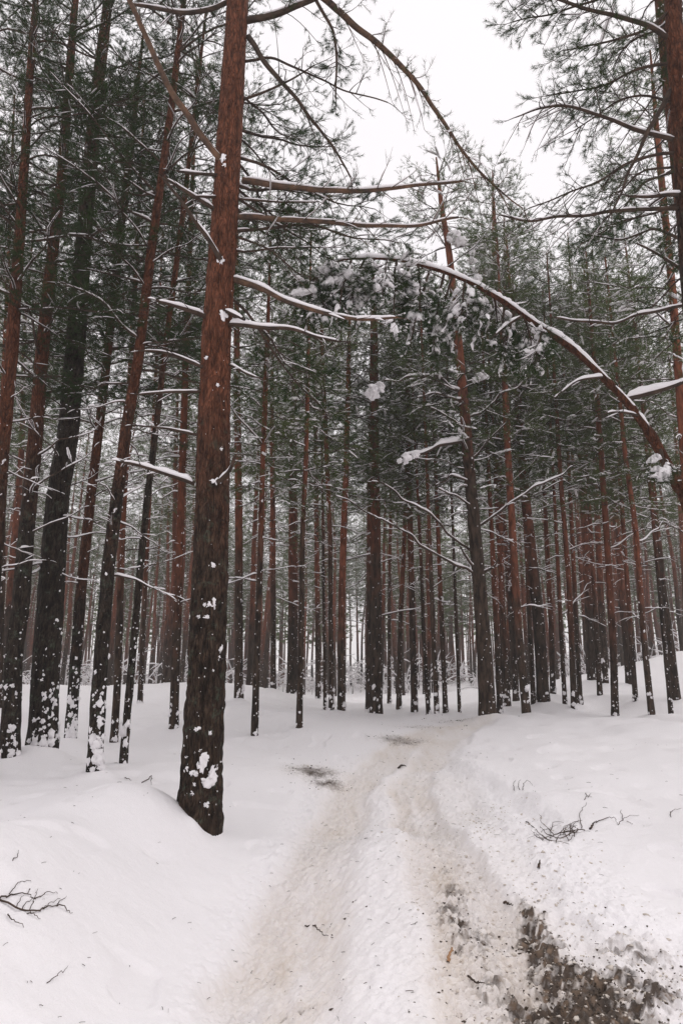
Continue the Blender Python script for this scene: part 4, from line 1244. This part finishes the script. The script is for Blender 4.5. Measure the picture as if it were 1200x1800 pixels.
# ------------------------------------------------------------------ two pines whose feet are outside the right edge
for lab, d, tp, w0, w1, red, H, lim in [
    ('dark red-brown pine with sweeping bare branches at the top right corner', 6.6, [(1290, 1400), (1255, 1000), (1228, 700), (1207, 400), (1190, 150), (1182, 0)], 44, 27, 6.5, 16, [
        ([(1172, 66), (1120, 36), (1060, 27), (985, 0), (930, -20)], 6.6, 6.3, 9, 4, dict(FULL, snow=0.03, twigs=26, tlen=0.55)),
        ([(1188, 246), (1120, 231), (1060, 206), (985, 180), (940, 195), (905, 205)], 6.6, 6.3, 8, 2, dict(THIN, twigs=18, snow=0.022)),
        ([(1192, 268), (1120, 275), (1060, 315), (1000, 342), (930, 366)], 6.6, 6.5, 6, 2, dict(THIN, twigs=22)),
        ([(1200, 366), (1120, 370), (1060, 374), (1000, 381), (930, 388), (880, 376)], 6.6, 6.2, 8, 3, dict(THIN, twigs=18, snow=0.026)),
        ([(1202, 343), (1150, 345), (1105, 348)], 6.6, 6.4, 8, 4, dict(BARE, twigs=5)),
        ([(1178, 158), (1140, 222), (1122, 270), (1100, 312), (1075, 376)], 6.6, 6.2, 9, 3, dict(THIN, twigs=16)),
        ([(1175, 20), (1120, 60), (1060, 75), (990, 90)], 6.6, 6.4, 6, 2, dict(FULL, twigs=20, snow=0.0)),
        ([(1182, 110), (1120, 120), (1060, 150), (960, 170)], 6.6, 6.8, 6, 2, dict(FULL, twigs=22, snow=0.0)),
        ([(1180, 180), (1130, 165), (1080, 180), (1010, 230)], 6.6, 7.0, 5, 2, dict(FULL, twigs=18, snow=0.0)),
        ([(1184, -30), (1120, -30), (1020, 10), (900, 40)], 6.6, 6.8, 7, 2, dict(FULL, twigs=26, snow=0.0))]),
    ('slimmer pine behind the dark corner pine, leaving the frame at the right', 9.2, [(1285, 1330), (1255, 900), (1225, 600), (1202, 400), (1182, 230), (1160, 0)], 32, 19, 6.0, 16, [
        ([(1205, 536), (1130, 551), (1070, 570), (1005, 564), (975, 560)], 9.2, 8.8, 6, 3, dict(BARE, twigs=10, shoots=3, nn=14)),
        ([(1208, 484), (1165, 452), (1120, 428)], 9.2, 8.8, 6, 3, dict(BARE, twigs=4, snow=0.02)),
        ([(1190, 300), (1130, 320), (1070, 400), (1020, 430)], 9.2, 9.0, 5, 2, dict(FULL, twigs=20)),
        ([(1195, 420), (1150, 400), (1090, 425), (1020, 410)], 9.2, 9.0, 6, 2, dict(FULL, twigs=20, clots=0.1))])]:
    bx, by = P(tp[0][0], 1300, d)[:2]
    zg = gz(bx, by, False)
    h = ('X', d, tp, w0, w1, red, red, H)
    q, rad = fit_trunk(('X', d, tp, w0, w1, red, red, H), zg)
    root = thing('pine_tree', lab, 'pine tree', (bx, by, zg), 'pine trees of the wood')
    org = np.array((bx, by, zg))
    g, C, r = trunk_geo(q - org, rad, 30, 0.06, red, rng, 0.010, 0.1)
    put('trunk', g.mesh('trunk', M_BARKD, True, 'red'), root)
    sn = Geo()
    trunk_snow(sn, C, r, 0, rng, 50, 0.008, 0.04, 8.0, -2.4)
    put('trunk_snow', sn.mesh('trunk_snow', M_SNOW), root)['kind'] = 'stuff'
    for p_, a_, b_, v0, v1, kw in lim:
        limb(root, org, p_, a_, b_, v0, v1, **kw)
    z = 6.0
    while z < 12.5:
        for q_ in range(3):
            k = min(np.searchsorted(C[:, 2], z), len(C) - 1)
            az = rng.uniform(-1.3, 1.9)
            hang(root, LIVE[rng.integers(len(LIVE))], C[k] + np.array([math.cos(az), math.sin(az), 0]) * r[k] * 0.6, az, rng.uniform(0.5, 0.85))
        z += 0.5

# ------------------------------------------------------------------ the pine bent into an arch by its load of snow
BD = 9.0
bp = [(1330, 1290), (1268, 1040), (1205, 880), (1176, 820), (1140, 758), (1096, 703), (1050, 652), (985, 598), (920, 555), (872, 522), (830, 497), (775, 474), (720, 459), (670, 452), (640, 456), (600, 458), (572, 470), (552, 492), (540, 515)]
bd = np.linspace(BD + 0.3, BD - 0.9, len(bp))
q = np.array([P(a, b_, dd) for (a, b_), dd in zip(bp, bd)])
bx, by = q[0, :2]
zg = gz(bx, by, False)
q[0, 2] = zg - 0.3
wpx = np.interp(np.arange(len(bp)), [0, 2, 4, 5, 6, 7, 8, 10, 12, 15, 18], [34, 25, 18.5, 15.5, 14, 12.5, 10.5, 8.5, 6.5, 4, 2])
rad = wpx * 0.80 / 2 * np.array([axial(a) for a in q]) / 1200
rootb = thing('bent_pine', 'young pine bent over into an arch under a thick rib of snow', 'pine tree', (bx, by, zg), 'pine trees of the wood')
orgb = np.array((bx, by, zg))
Q = resample(np.column_stack([q, rad]), 170, 6)
Pb, Rb = Q[:, :3] - orgb, Q[:, 3]
g = Geo()
a = np.linspace(0, 2 * np.pi, 14, endpoint=False)
ub = np.arange(170)
for ax_ in range(3):
    Pb[:, ax_] += 0.05 * (vnoise(ub * 0.13, ax_ * 7, 0, 31) - 0.5) * (1 if ax_ != 1 else 0.5)
g.tubes(Pb, Rb * (1 + 0.30 * (vnoise(ub * 0.4, 0, 0, 3) - 0.5) + 0.25 * sstep(0.72, 0.9, vnoise(ub * 0.55, 9, 0, 4))), 14, 0, 0.85)
trunk_b = put('trunk', g.mesh('trunk', M_BARKD, True, 'red'), rootb)
S = Geo()
snow_cover(S, Pb[30:165], Rb[30:165], 0.24, rng, w=0.95, gaps=-0.2, step=0.025, lump=0.7)
put('snow', S.mesh('snow', M_SNOW), trunk_b)
# its side branches
HEAVY = dict(twigs=16, tlen=0.42, shoots=7, nn=40, slen=0.12, nlen=0.06, nw=0.0032, start=0.15, snow=0.055, clots=0.2, pad=1.25, gaps=0.08, droop=0.9, curl=0.7)
LB = [([(1096, 703), (1150, 688), (1205, 672), (1260, 640)], 9.0, 8.6, 10, 5, dict(BARE, snow=0.09, gaps=0.0, twigs=4)),
      ([(1060, 662), (1010, 670), (970, 700)], 8.9, 8.6, 5, 2, dict(BARE, twigs=6, snow=0.055, gaps=0.15)),
      ([(1120, 730), (1085, 722), (1058, 728)], 8.9, 8.7, 5, 2, dict(BARE, snow=0.05, gaps=0.1)),
      ([(915, 556), (888, 572), (868, 590)], 8.7, 8.5, 7, 4, dict(BARE, snow=0.06, gaps=0.0, twigs=2)),
      ([(1160, 790), (1165, 812), (1160, 838)], 8.9, 8.7, 6, 3, dict(HEAVY, twigs=16, tlen=0.26, clots=0.4, pad=1.2, nn=18))]
for k in range(24):
    f = 0.64 + 0.35 * k / 23
    i = int(f * 169)
    c0 = orgb + Pb[i]
    X_ = 600 + 1200 * c0[0] / axial(c0)
    Y_ = 900 - 1200 * ((c0[2] - EYE) * CP - c0[1] * SP) / axial(c0)
    dx = rng.uniform(-40, 15)
    ln = rng.uniform(60, 135) * (1.1 - 0.6 * abs(f - 0.80) / 0.2)
    dd = c0[1]
    LB.append(([(X_, Y_), (X_ + dx * 0.5, Y_ + ln * 0.35), (X_ + dx, Y_ + ln)], dd, dd + rng.uniform(-0.7, 0.5), 5, 2, dict(HEAVY)))
for p_, a_, b_, w0, w1, kw in LB:
    limb(rootb, orgb, p_, a_, b_, w0, w1, **kw)
for px, py, dd, sx, sy in [(560, 476, 8.1, 8, 11),
                           (577, 470, 8.1, 9, 14), (590, 488, 8.1, 7, 10), (640, 520, 8.2, 10, 16), (712, 485, 8.3, 8, 13), (730, 505, 8.3, 9, 9), (700, 520, 8.3, 7, 10)]:
    clump(rootb, orgb, px, py, dd, sx, sy, 11)

# ------------------------------------------------------------------ the stand behind: single trees, each with a trunk and a crown
rng = np.random.default_rng(5)
FTR = []
for i in range(6):
    k = np.linspace(-0.4, 16.2, 12)
    o = rng.uniform(0, 99)
    p_ = np.stack([0.25 * (vnoise(k * 0.25 + o, 0, 0, 2) - vnoise(o, 0, 0, 2)) * sstep(0, 4, k), 0.25 * (vnoise(k * 0.25 + o, 7, 0, 2) - vnoise(o, 7, 0, 2)) * sstep(0, 4, k), k], 1)
    r_ = np.interp(k, [0, 6, 16.2], [0.135, 0.095, 0.015])
    g, C, r = trunk_geo(p_, r_, 9, 0.3, rng.uniform(1.6, 4.6), rng, 0.004, 0.15)
    s_ = Geo()
    trunk_snow(s_, C, r, 0, rng, 55, 0.009, 0.030, 9.0, -1.2, 1.2)
    FTR.append((g.mesh('trunk', M_BARKF, True, 'red'), s_.mesh('trunk_snow', M_SNOW)))

placed = [(x, y) for x, y in hero_xy]
spots = []
tries = 0
while len(spots) < 225 and tries < 40000:
    tries += 1
    y = 16 + 62 * rng.uniform() ** 0.65
    x = rng.uniform(-1, 1) * (0.56 * y + 3)
    pxs = 600 + 1200 * x / (y * CP)
    if y < 27 and edge_l(y) - 1.2 < x < edge_r(y) + 1.6:
        continue
    if 612 < pxs < 640 and y < 62:
        continue
    if 520 < pxs < 1000 and y < 30 and rng.uniform() < 0.45:
        continue
    if 690 < pxs < 800 and y < 22:
        continue
    if y < 24 and 560 < pxs < 860 and rng.uniform() < 0.6:
        continue
    md = 1.5 if y < 26 else 1.9
    if any((x - a) ** 2 + (y - c_) ** 2 < md * md for a, c_ in placed):
        continue
    placed.append((x, y))
    spots.append((x, y, pxs))
print('background pines', len(spots))
ZONES = [(0, 'past the left picture edge'), (90, 'between the left edge and the thick dark trunk'), (170, 'between the thick dark trunk and the crooked pine'), (250, 'seen just right of the thin leaning pole'),
         (330, 'seen close left of the big red pine'), (430, 'seen close right of the big red pine'), (520, 'between the two slim front pines beside the track'), (620, 'between the slim speckled pine and the bright gap'),
         (700, 'behind the close pair right of the bright gap'), (840, 'seen left of the dark V-branched pine'), (930, 'behind the V-branched pine and the leaning brown one'),
         (1030, 'seen behind the rust-red straight pine'), (1110, 'behind the low red pine of the right slope'), (1200, 'seen toward the right edge above the slope'), (9999, 'past the right picture edge')]
DEPTHS = [(30, 'slim middle-distance pine'), (48, 'far thin pine trunk'), (999, 'hazy most distant pine trunk')]
for x, y, pxs in spots:
    zt = next(w for lim, w in ZONES if pxs < lim)
    dt = next(w for lim, w in DEPTHS if y < lim)
    lab = dt + ' ' + zt
    grp = lab.replace('pine trunk', 'pine trunks').replace('distance pine', 'distance pines')
    s = rng.uniform(0.85, 1.2) * (1 if y < 45 else 1.05)
    if 520 < pxs < 1000:
        s = min(s, rng.uniform(0.55, 0.80) + max(0, y - 24) * 0.010)
        if y < 27 and 560 < pxs < 940:
            s = rng.uniform(0.5, 0.68)
    root = thing('pine_tree', lab, 'pine tree', (x, y, gz(x, y, False)), grp)
    root.scale = (s, s, s)
    root.rotation_euler = (rng.normal() * 0.022, rng.normal() * 0.032, rng.uniform(0, 6.28))
    tr = FTR[rng.integers(len(FTR))]
    put('trunk', tr[0], root)
    put('trunk_snow', tr[1], root)['kind'] = 'stuff'
    i = rng.integers(7)
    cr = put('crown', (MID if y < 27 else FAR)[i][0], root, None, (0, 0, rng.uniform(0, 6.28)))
    cr['kind'] = 'stuff'
    put('snow', (MID if y < 27 else FAR)[i][1], cr)['kind'] = 'stuff'

# far-off wood that reads as one mass: stems, boughs and snow
W, S = Geo(), Geo()
n = 650
y = rng.uniform(68, 118, n)
x = rng.uniform(-1, 1, n) * (0.56 * y + 4)
gap = np.abs(600 + 1200 * x / (y * CP) - 625) < 20
x = np.where(gap, x + 8.0, x)
z = terrain(x, y)
hh = rng.uniform(13, 19, n)
u = np.array([0, 0.4, 1.0])
Pn = np.stack([x[:, None] + rng.normal(size=(n, 1)) * 0.4 * u, y[:, None] + 0 * u, z[:, None] - 0.4 + hh[:, None] * u], -1)
W.tubes(Pn, rng.uniform(0.09, 0.16, (n, 1)) * np.array([1, 0.75, 0.15]), 5, 0, 0.6)
m = 60
bi = np.repeat(np.arange(n), m)
t_ = rng.uniform(0.35, 1.0, len(bi))
base = np.stack([x[bi], y[bi], z[bi] + hh[bi] * t_], 1)
az = rng.uniform(0, 6.283, len(bi))
ln = (1.15 - t_) * rng.uniform(1.0, 3.0, len(bi))
c_ = base + np.stack([np.cos(az) * ln, np.sin(az) * ln, rng.uniform(-.3, .6, len(bi))], 1)
tri = c_[:, None, :] + rng.normal(size=(len(bi), 3, 3)) * np.array([0.32, 0.32, 0.16])
dens = rng.uniform(size=len(bi)) < 0.9
W.tris(tri[dens], 1)
tri2 = c_[:, None, :] + rng.normal(size=(len(bi), 3, 3)) * np.array([0.2, 0.2, 0.06]) + np.array([0, 0, 0.15])
S.tris(tri2[::3], 0)
o = put('distant_forest', W.mesh('distant_forest', [M_BARKF, M_NEEDF], True, 'red'))
o['kind'] = 'stuff'
o = put('distant_forest_snow', S.mesh('distant_forest_snow', M_SNOW))
o['kind'] = 'stuff'
# snow-laden saplings and fallen boughs on the floor of the far wood
W, S = Geo(), Geo()
n = 700
y = rng.uniform(44, 100, n)
x = rng.uniform(-1, 1, n) * (0.55 * y + 3)
z = terrain(x, y)
hh = rng.uniform(1.0, 4.5, n)
lean = rng.normal(size=(n, 2)) * 0.45
u = np.linspace(0, 1, 5)
Pn = np.stack([x[:, None] + lean[:, :1] * hh[:, None] * u ** 2, y[:, None] + lean[:, 1:] * hh[:, None] * u ** 2, z[:, None] - 0.2 + hh[:, None] * (u - 0.25 * u ** 2)], -1)
W.tubes(Pn, rng.uniform(0.015, 0.04, (n, 1)) * np.linspace(1, .3, 5), 4, 0)
Ps = Pn + np.array([0.02, -0.03, 0.04])
S.tubes(Ps, rng.uniform(0.02, 0.06, (n, 1)) * np.array([.1, .8, 1.0, 1.0, .3]), 4, 0)
m = 7
bi = np.repeat(np.arange(n), m)
tt = rng.uniform(0.25, 0.95, len(bi))
az = rng.uniform(0, 6.283, len(bi))
ln = rng.uniform(0.3, 1.2, len(bi))
k = np.minimum((tt * 4).astype(int), 3)
B = Pn[bi, k]
u = np.linspace(0, 1, 4)[None, :, None]
dirn = np.stack([np.cos(az), np.sin(az), rng.uniform(-.4, .5, len(bi))], 1)
Bp = B[:, None] + dirn[:, None] * ln[:, None, None] * u - np.array([0, 0, .3]) * u ** 2
W.tubes(Bp, np.array([0.012, 0.010, 0.008, 0.004])[None], 3, 0)
S.tubes(Bp + np.array([0, 0, 0.03]), np.array([0.01, 0.045, 0.04, 0.01])[None], 4, 0)
o = put('snowy_undergrowth', W.mesh('snowy_undergrowth', M_WOOD))
o['kind'] = 'stuff'
o = put('undergrowth_snow', S.mesh('undergrowth_snow', M_SNOW))
o['kind'] = 'stuff'

# ------------------------------------------------------------------ small things on the snow
rng = np.random.default_rng(99)


def on_snow(px, py, d_guess):
    """Where the line of sight of a photograph pixel meets the snow."""
    lo, hi = d_guess * 0.6, d_guess * 1.6
    ds = np.linspace(lo, hi, 160)
    q = np.array([P(px, py, d) for d in ds])
    zz = surface(q[:, 0], q[:, 1])[0]
    k = np.argmax(q[:, 2] < zz)
    if k == 0:
        k = int(np.argmin(np.abs(q[:, 2] - zz)))
    return np.array((q[k, 0], q[k, 1], zz[k]))


def sprig(name, label, strokes, d, cat='branch', bark=None):
    """Stems lying on the snow; strokes are lists of photograph points with a width in pixels."""
    allp = []
    for w, pl in strokes:
        allp.append((w, [on_snow(a, b_, d) for a, b_ in pl]))
    o0 = np.mean([p for _, pl in allp for p in pl], axis=0)
    root = thing(name, label, cat, o0)
    for w, pl in allp:
        pl = np.array(pl)
        k = axial(pl.mean(0)) / 1200
        q = resample(pl, max(6, len(pl) * 4), 1)
        u = np.linspace(0, 1, len(q))
        q[:, 2] += 0.006 + 0.016 * np.sin(u * 3.0) * rng.uniform(0.0, 1.0)
        q += (rng.normal(size=q.shape) * 0.004)
        g = Geo()
        g.tubes(q - o0, w * 0.42 * k * np.linspace(1, 0.35, len(q)), 5)
        put('twig', g.mesh('twig', bark or M_STICK), root)
    return root


sprig('fallen_branch', 'forked dead branch lying on the snow at the left edge', [
    (4.5, [(-12, 1584), (20, 1600), (50, 1609), (85, 1604), (105, 1595)]), (4, [(-5, 1588), (25, 1581), (50, 1580), (62, 1585)]), (2.5, [(50, 1609), (70, 1624)]), (2.2, [(15, 1583), (35, 1562), (57, 1556)]),
    (2.5, [(35, 1603), (48, 1590), (62, 1585)]), (2.2, [(62, 1585), (80, 1576), (102, 1573)]), (3, [(98, 1596), (115, 1603), (128, 1612)]), (2, [(98, 1596), (106, 1590), (116, 1583)]), (2, [(70, 1606), (90, 1594), (106, 1583)]),
    (2, [(53, 1604), (60, 1590), (66, 1570)]), (2, [(30, 1597), (42, 1585)]), (2, [(48, 1578), (53, 1567)])], 5.2)
strokes = [(3.2, [(1028, 1461), (1000, 1463), (975, 1470), (950, 1478)]), (2.4, [(925, 1447), (945, 1465), (962, 1482), (1000, 1485)]), (2.4, [(1016, 1463), (985, 1480), (960, 1470), (948, 1455)])]
for k in range(17):
    x0, y0 = rng.uniform(955, 1015), rng.uniform(1462, 1484)
    an = rng.uniform(2.4, 5.6)
    l = rng.uniform(18, 42)
    strokes.append((rng.uniform(1.2, 2.0), [(x0, y0), (x0 + 0.5 * l * math.cos(an), y0 - 0.5 * l * abs(math.sin(an)) - 2), (x0 + l * math.cos(an + .5), y0 - l * abs(math.sin(an + .5)) * 0.9)]))
strokes.append((1.8, [(1022, 1461), (1018, 1440), (1022, 1425), (1031, 1412)]))
sprig('fallen_branch', 'tangled twiggy branch half buried in the right snowbank', strokes, 7.2)
sprig('fallen_twig', 'bent twig beside the tangled branch on the right snowbank', [
    (4.5, [(1036, 1461), (1042, 1453), (1048, 1446)]), (1.8, [(1048, 1447), (1065, 1443), (1080, 1444), (1084, 1452)]), (1.5, [(1084, 1450), (1105, 1440), (1124, 1436)]), (1.5, [(1095, 1446), (1090, 1433), (1091, 1427)]), (1.4, [(1100, 1447), (1112, 1454)])], 7.4)
sprig('fallen_twig', 'fine arched grass-like twigs poking from the upper right snow', [
    (1.4, [(904, 1392), (901, 1380), (905, 1374)]), (1.4, [(918, 1392), (920, 1380), (928, 1375), (936, 1384)]), (1.4, [(912, 1390), (910, 1378), (914, 1374)])], 9.0)
sprig('fallen_twig', 'small crossed twigs sitting on the snow above the tangled branch', [(1.4, [(1026, 1408), (1034, 1402), (1040, 1404)]), (1.4, [(1028, 1397), (1032, 1404), (1038, 1397)])], 8.5)
sprig('fallen_twig', 'small hooked twig near the right edge of the snow', [(1.6, [(1178, 1437), (1177, 1430), (1184, 1424), (1198, 1424)])], 7.8)
sprig('fallen_twig', 'short bowed twig on the snow below the forked branch', [(3, [(13, 1617), (20, 1627), (42, 1639)])], 5.0)
sprig('fallen_twig', 'pair of short thin twigs on the snow left of the big red pine', [(2, [(220, 1370), (232, 1373)]), (2, [(250, 1377), (262, 1372), (266, 1366), (266, 1383)])], 9.0)
sprig('fallen_twig', 'single upright twig on the snow above the forked branch', [(2, [(22, 1518), (31, 1509), (32, 1499)])], 6.0)
sprig('fallen_twig', 'dark crooked twig lying across the left wheel rut', [(3.2, [(537, 1629), (552, 1634), (568, 1644), (575, 1656), (585, 1650)])], 5.0)
sprig('fallen_twig', 'long faint twig on the open snow low on the left', [(2, [(83, 1733), (100, 1722), (122, 1708)])], 4.3)
sprig('stick', 'broken orange stick by the mud in the right wheel rut', [(7, [(786, 1699), (790, 1688), (796, 1673)])], 4.6, 'stick', M_SPLIT)
sprig('stick', 'dark stick lying in the muddy slush of the right rut', [(5, [(825, 1736), (838, 1738), (850, 1737)])], 4.4, 'stick')
sprig('bark_chip', 'curled brown bark chip on the track before the bend', [(5, [(700, 1351), (706, 1347), (713, 1348)])], 11.0, 'bark chip')
sprig('bark_chip', 'dark pointed bark chip on the snow right of the ruts', [(6, [(946, 1528), (949, 1520)])], 6.0, 'bark chip')
sprig('bark_chip', 'flat dark bark chip on the churned snow beside the right rut', [(5, [(886, 1600), (895, 1601), (902, 1602)])], 5.3, 'bark chip')

# churned clods and litter nobody could count
g_m, g_s = Geo(), Geo()
for mx, my, w, l, s in MUDW:
    n = int(900 * s * w * l / 0.06 * (1.0 if my < 7 else 0.25))
    n = min(int(n * 0.4), 900)
    x = mx + rng.normal(size=n) * w * 0.9
    y = my + rng.normal(size=n) * l * 0.9
    z = surface(x, y)[0]
    sz = 0.002 + 0.013 * rng.beta(0.9, 4.5, n)
    sz *= np.where(y > 7, 1.3, 1)
    S3 = np.stack([sz * rng.uniform(0.8, 1.6, n), sz, sz * rng.uniform(0.5, 0.9, n)], 1)
    C3 = np.stack([x, y, z + sz * 0.2], 1)
    mk = rng.uniform(size=n) < 0.55
    lumps(g_m, C3[mk], S3[mk], rng, 0, 0.9)
    lumps(g_s, C3[~mk][::4], S3[~mk][::4], rng, 0, 0.9)
n = 1400
y = 3.6 + 4.6 * rng.uniform(size=n) ** 1.3
x = edge_r(y) + rng.normal(size=n) * 0.32 - 0.02
k = n // 3
x[:k] = rut_r(y[:k]) + rng.normal(size=k) * 0.2
z = surface(x, y)[0]
sz = 0.003 + 0.020 * rng.beta(0.9, 5, n)
lumps(g_s, np.stack([x, y, z + sz * 0.05], 1), np.stack([sz * 1.3, sz, sz * 0.6], 1), rng, 0, 0.9)
o = put('mud_clods', g_m.mesh('mud_clods', M_MUD, False))
o['kind'] = 'stuff'
o = put('dirty_snow_clods', g_s.mesh('dirty_snow_clods', M_SLUSH, True))
o['kind'] = 'stuff'
g = Geo()
n = 520
y = 3.6 + 8.5 * rng.uniform(size=n) ** 1.5
x = rng.uniform(-1, 1, n) * (0.56 * y)
tr_ = rng.uniform(size=n) < 0.45
x = np.where(tr_, rng.uniform(size=n) * (edge_r(y) + .3 - edge_l(y)) + edge_l(y), x)
z = surface(x, y)[0]
a = rng.uniform(0, 6.283, n)
l = rng.uniform(0.008, 0.05, n)
u = np.linspace(-.5, .5, 3)
Pn = np.stack([x[:, None] + np.cos(a)[:, None] * l[:, None] * u, y[:, None] + np.sin(a)[:, None] * l[:, None] * u, z[:, None] + 0.004 + 0.01 * (0.25 - u ** 2)], -1)
g.tubes(Pn, rng.uniform(0.0008, 0.0022, (n, 1)) * np.ones((1, 3)), 3)
o = put('needle_litter', g.mesh('needle_litter', M_STICK))
o['kind'] = 'stuff'

# ------------------------------------------------------------------ the air
hz_g = Geo()
x0, x1, y0, y1, z0, z1 = -135, 135, -55, 165, -4.0, 27.0
hz_g.add([(x0, y0, z0), (x1, y0, z0), (x1, y1, z0), (x0, y1, z0), (x0, y0, z1), (x1, y0, z1), (x1, y1, z1), (x0, y1, z1)],
         [(0, 3, 2, 1), (4, 5, 6, 7), (0, 1, 5, 4), (1, 2, 6, 5), (2, 3, 7, 6), (3, 0, 4, 7)])
hm = bpy.data.materials.new('haze')
hm.use_nodes = True
t = hm.node_tree
t.nodes.clear()
o = node(t, 'ShaderNodeOutputMaterial')
pv = node(t, 'ShaderNodeVolumePrincipled')
pv.inputs['Color'].default_value = (0.95, 0.93, 0.92, 1)
pv.inputs['Density'].default_value = 0.0027
t.links.new(pv.outputs[0], o.inputs['Volume'])
o = put('haze', hz_g.mesh('haze', hm, False))
o['kind'] = 'stuff'
print('max ground', Zs.max(), 'min', Zs.min(), 'grid', Zs.shape, 'objects', len(bpy.data.objects))
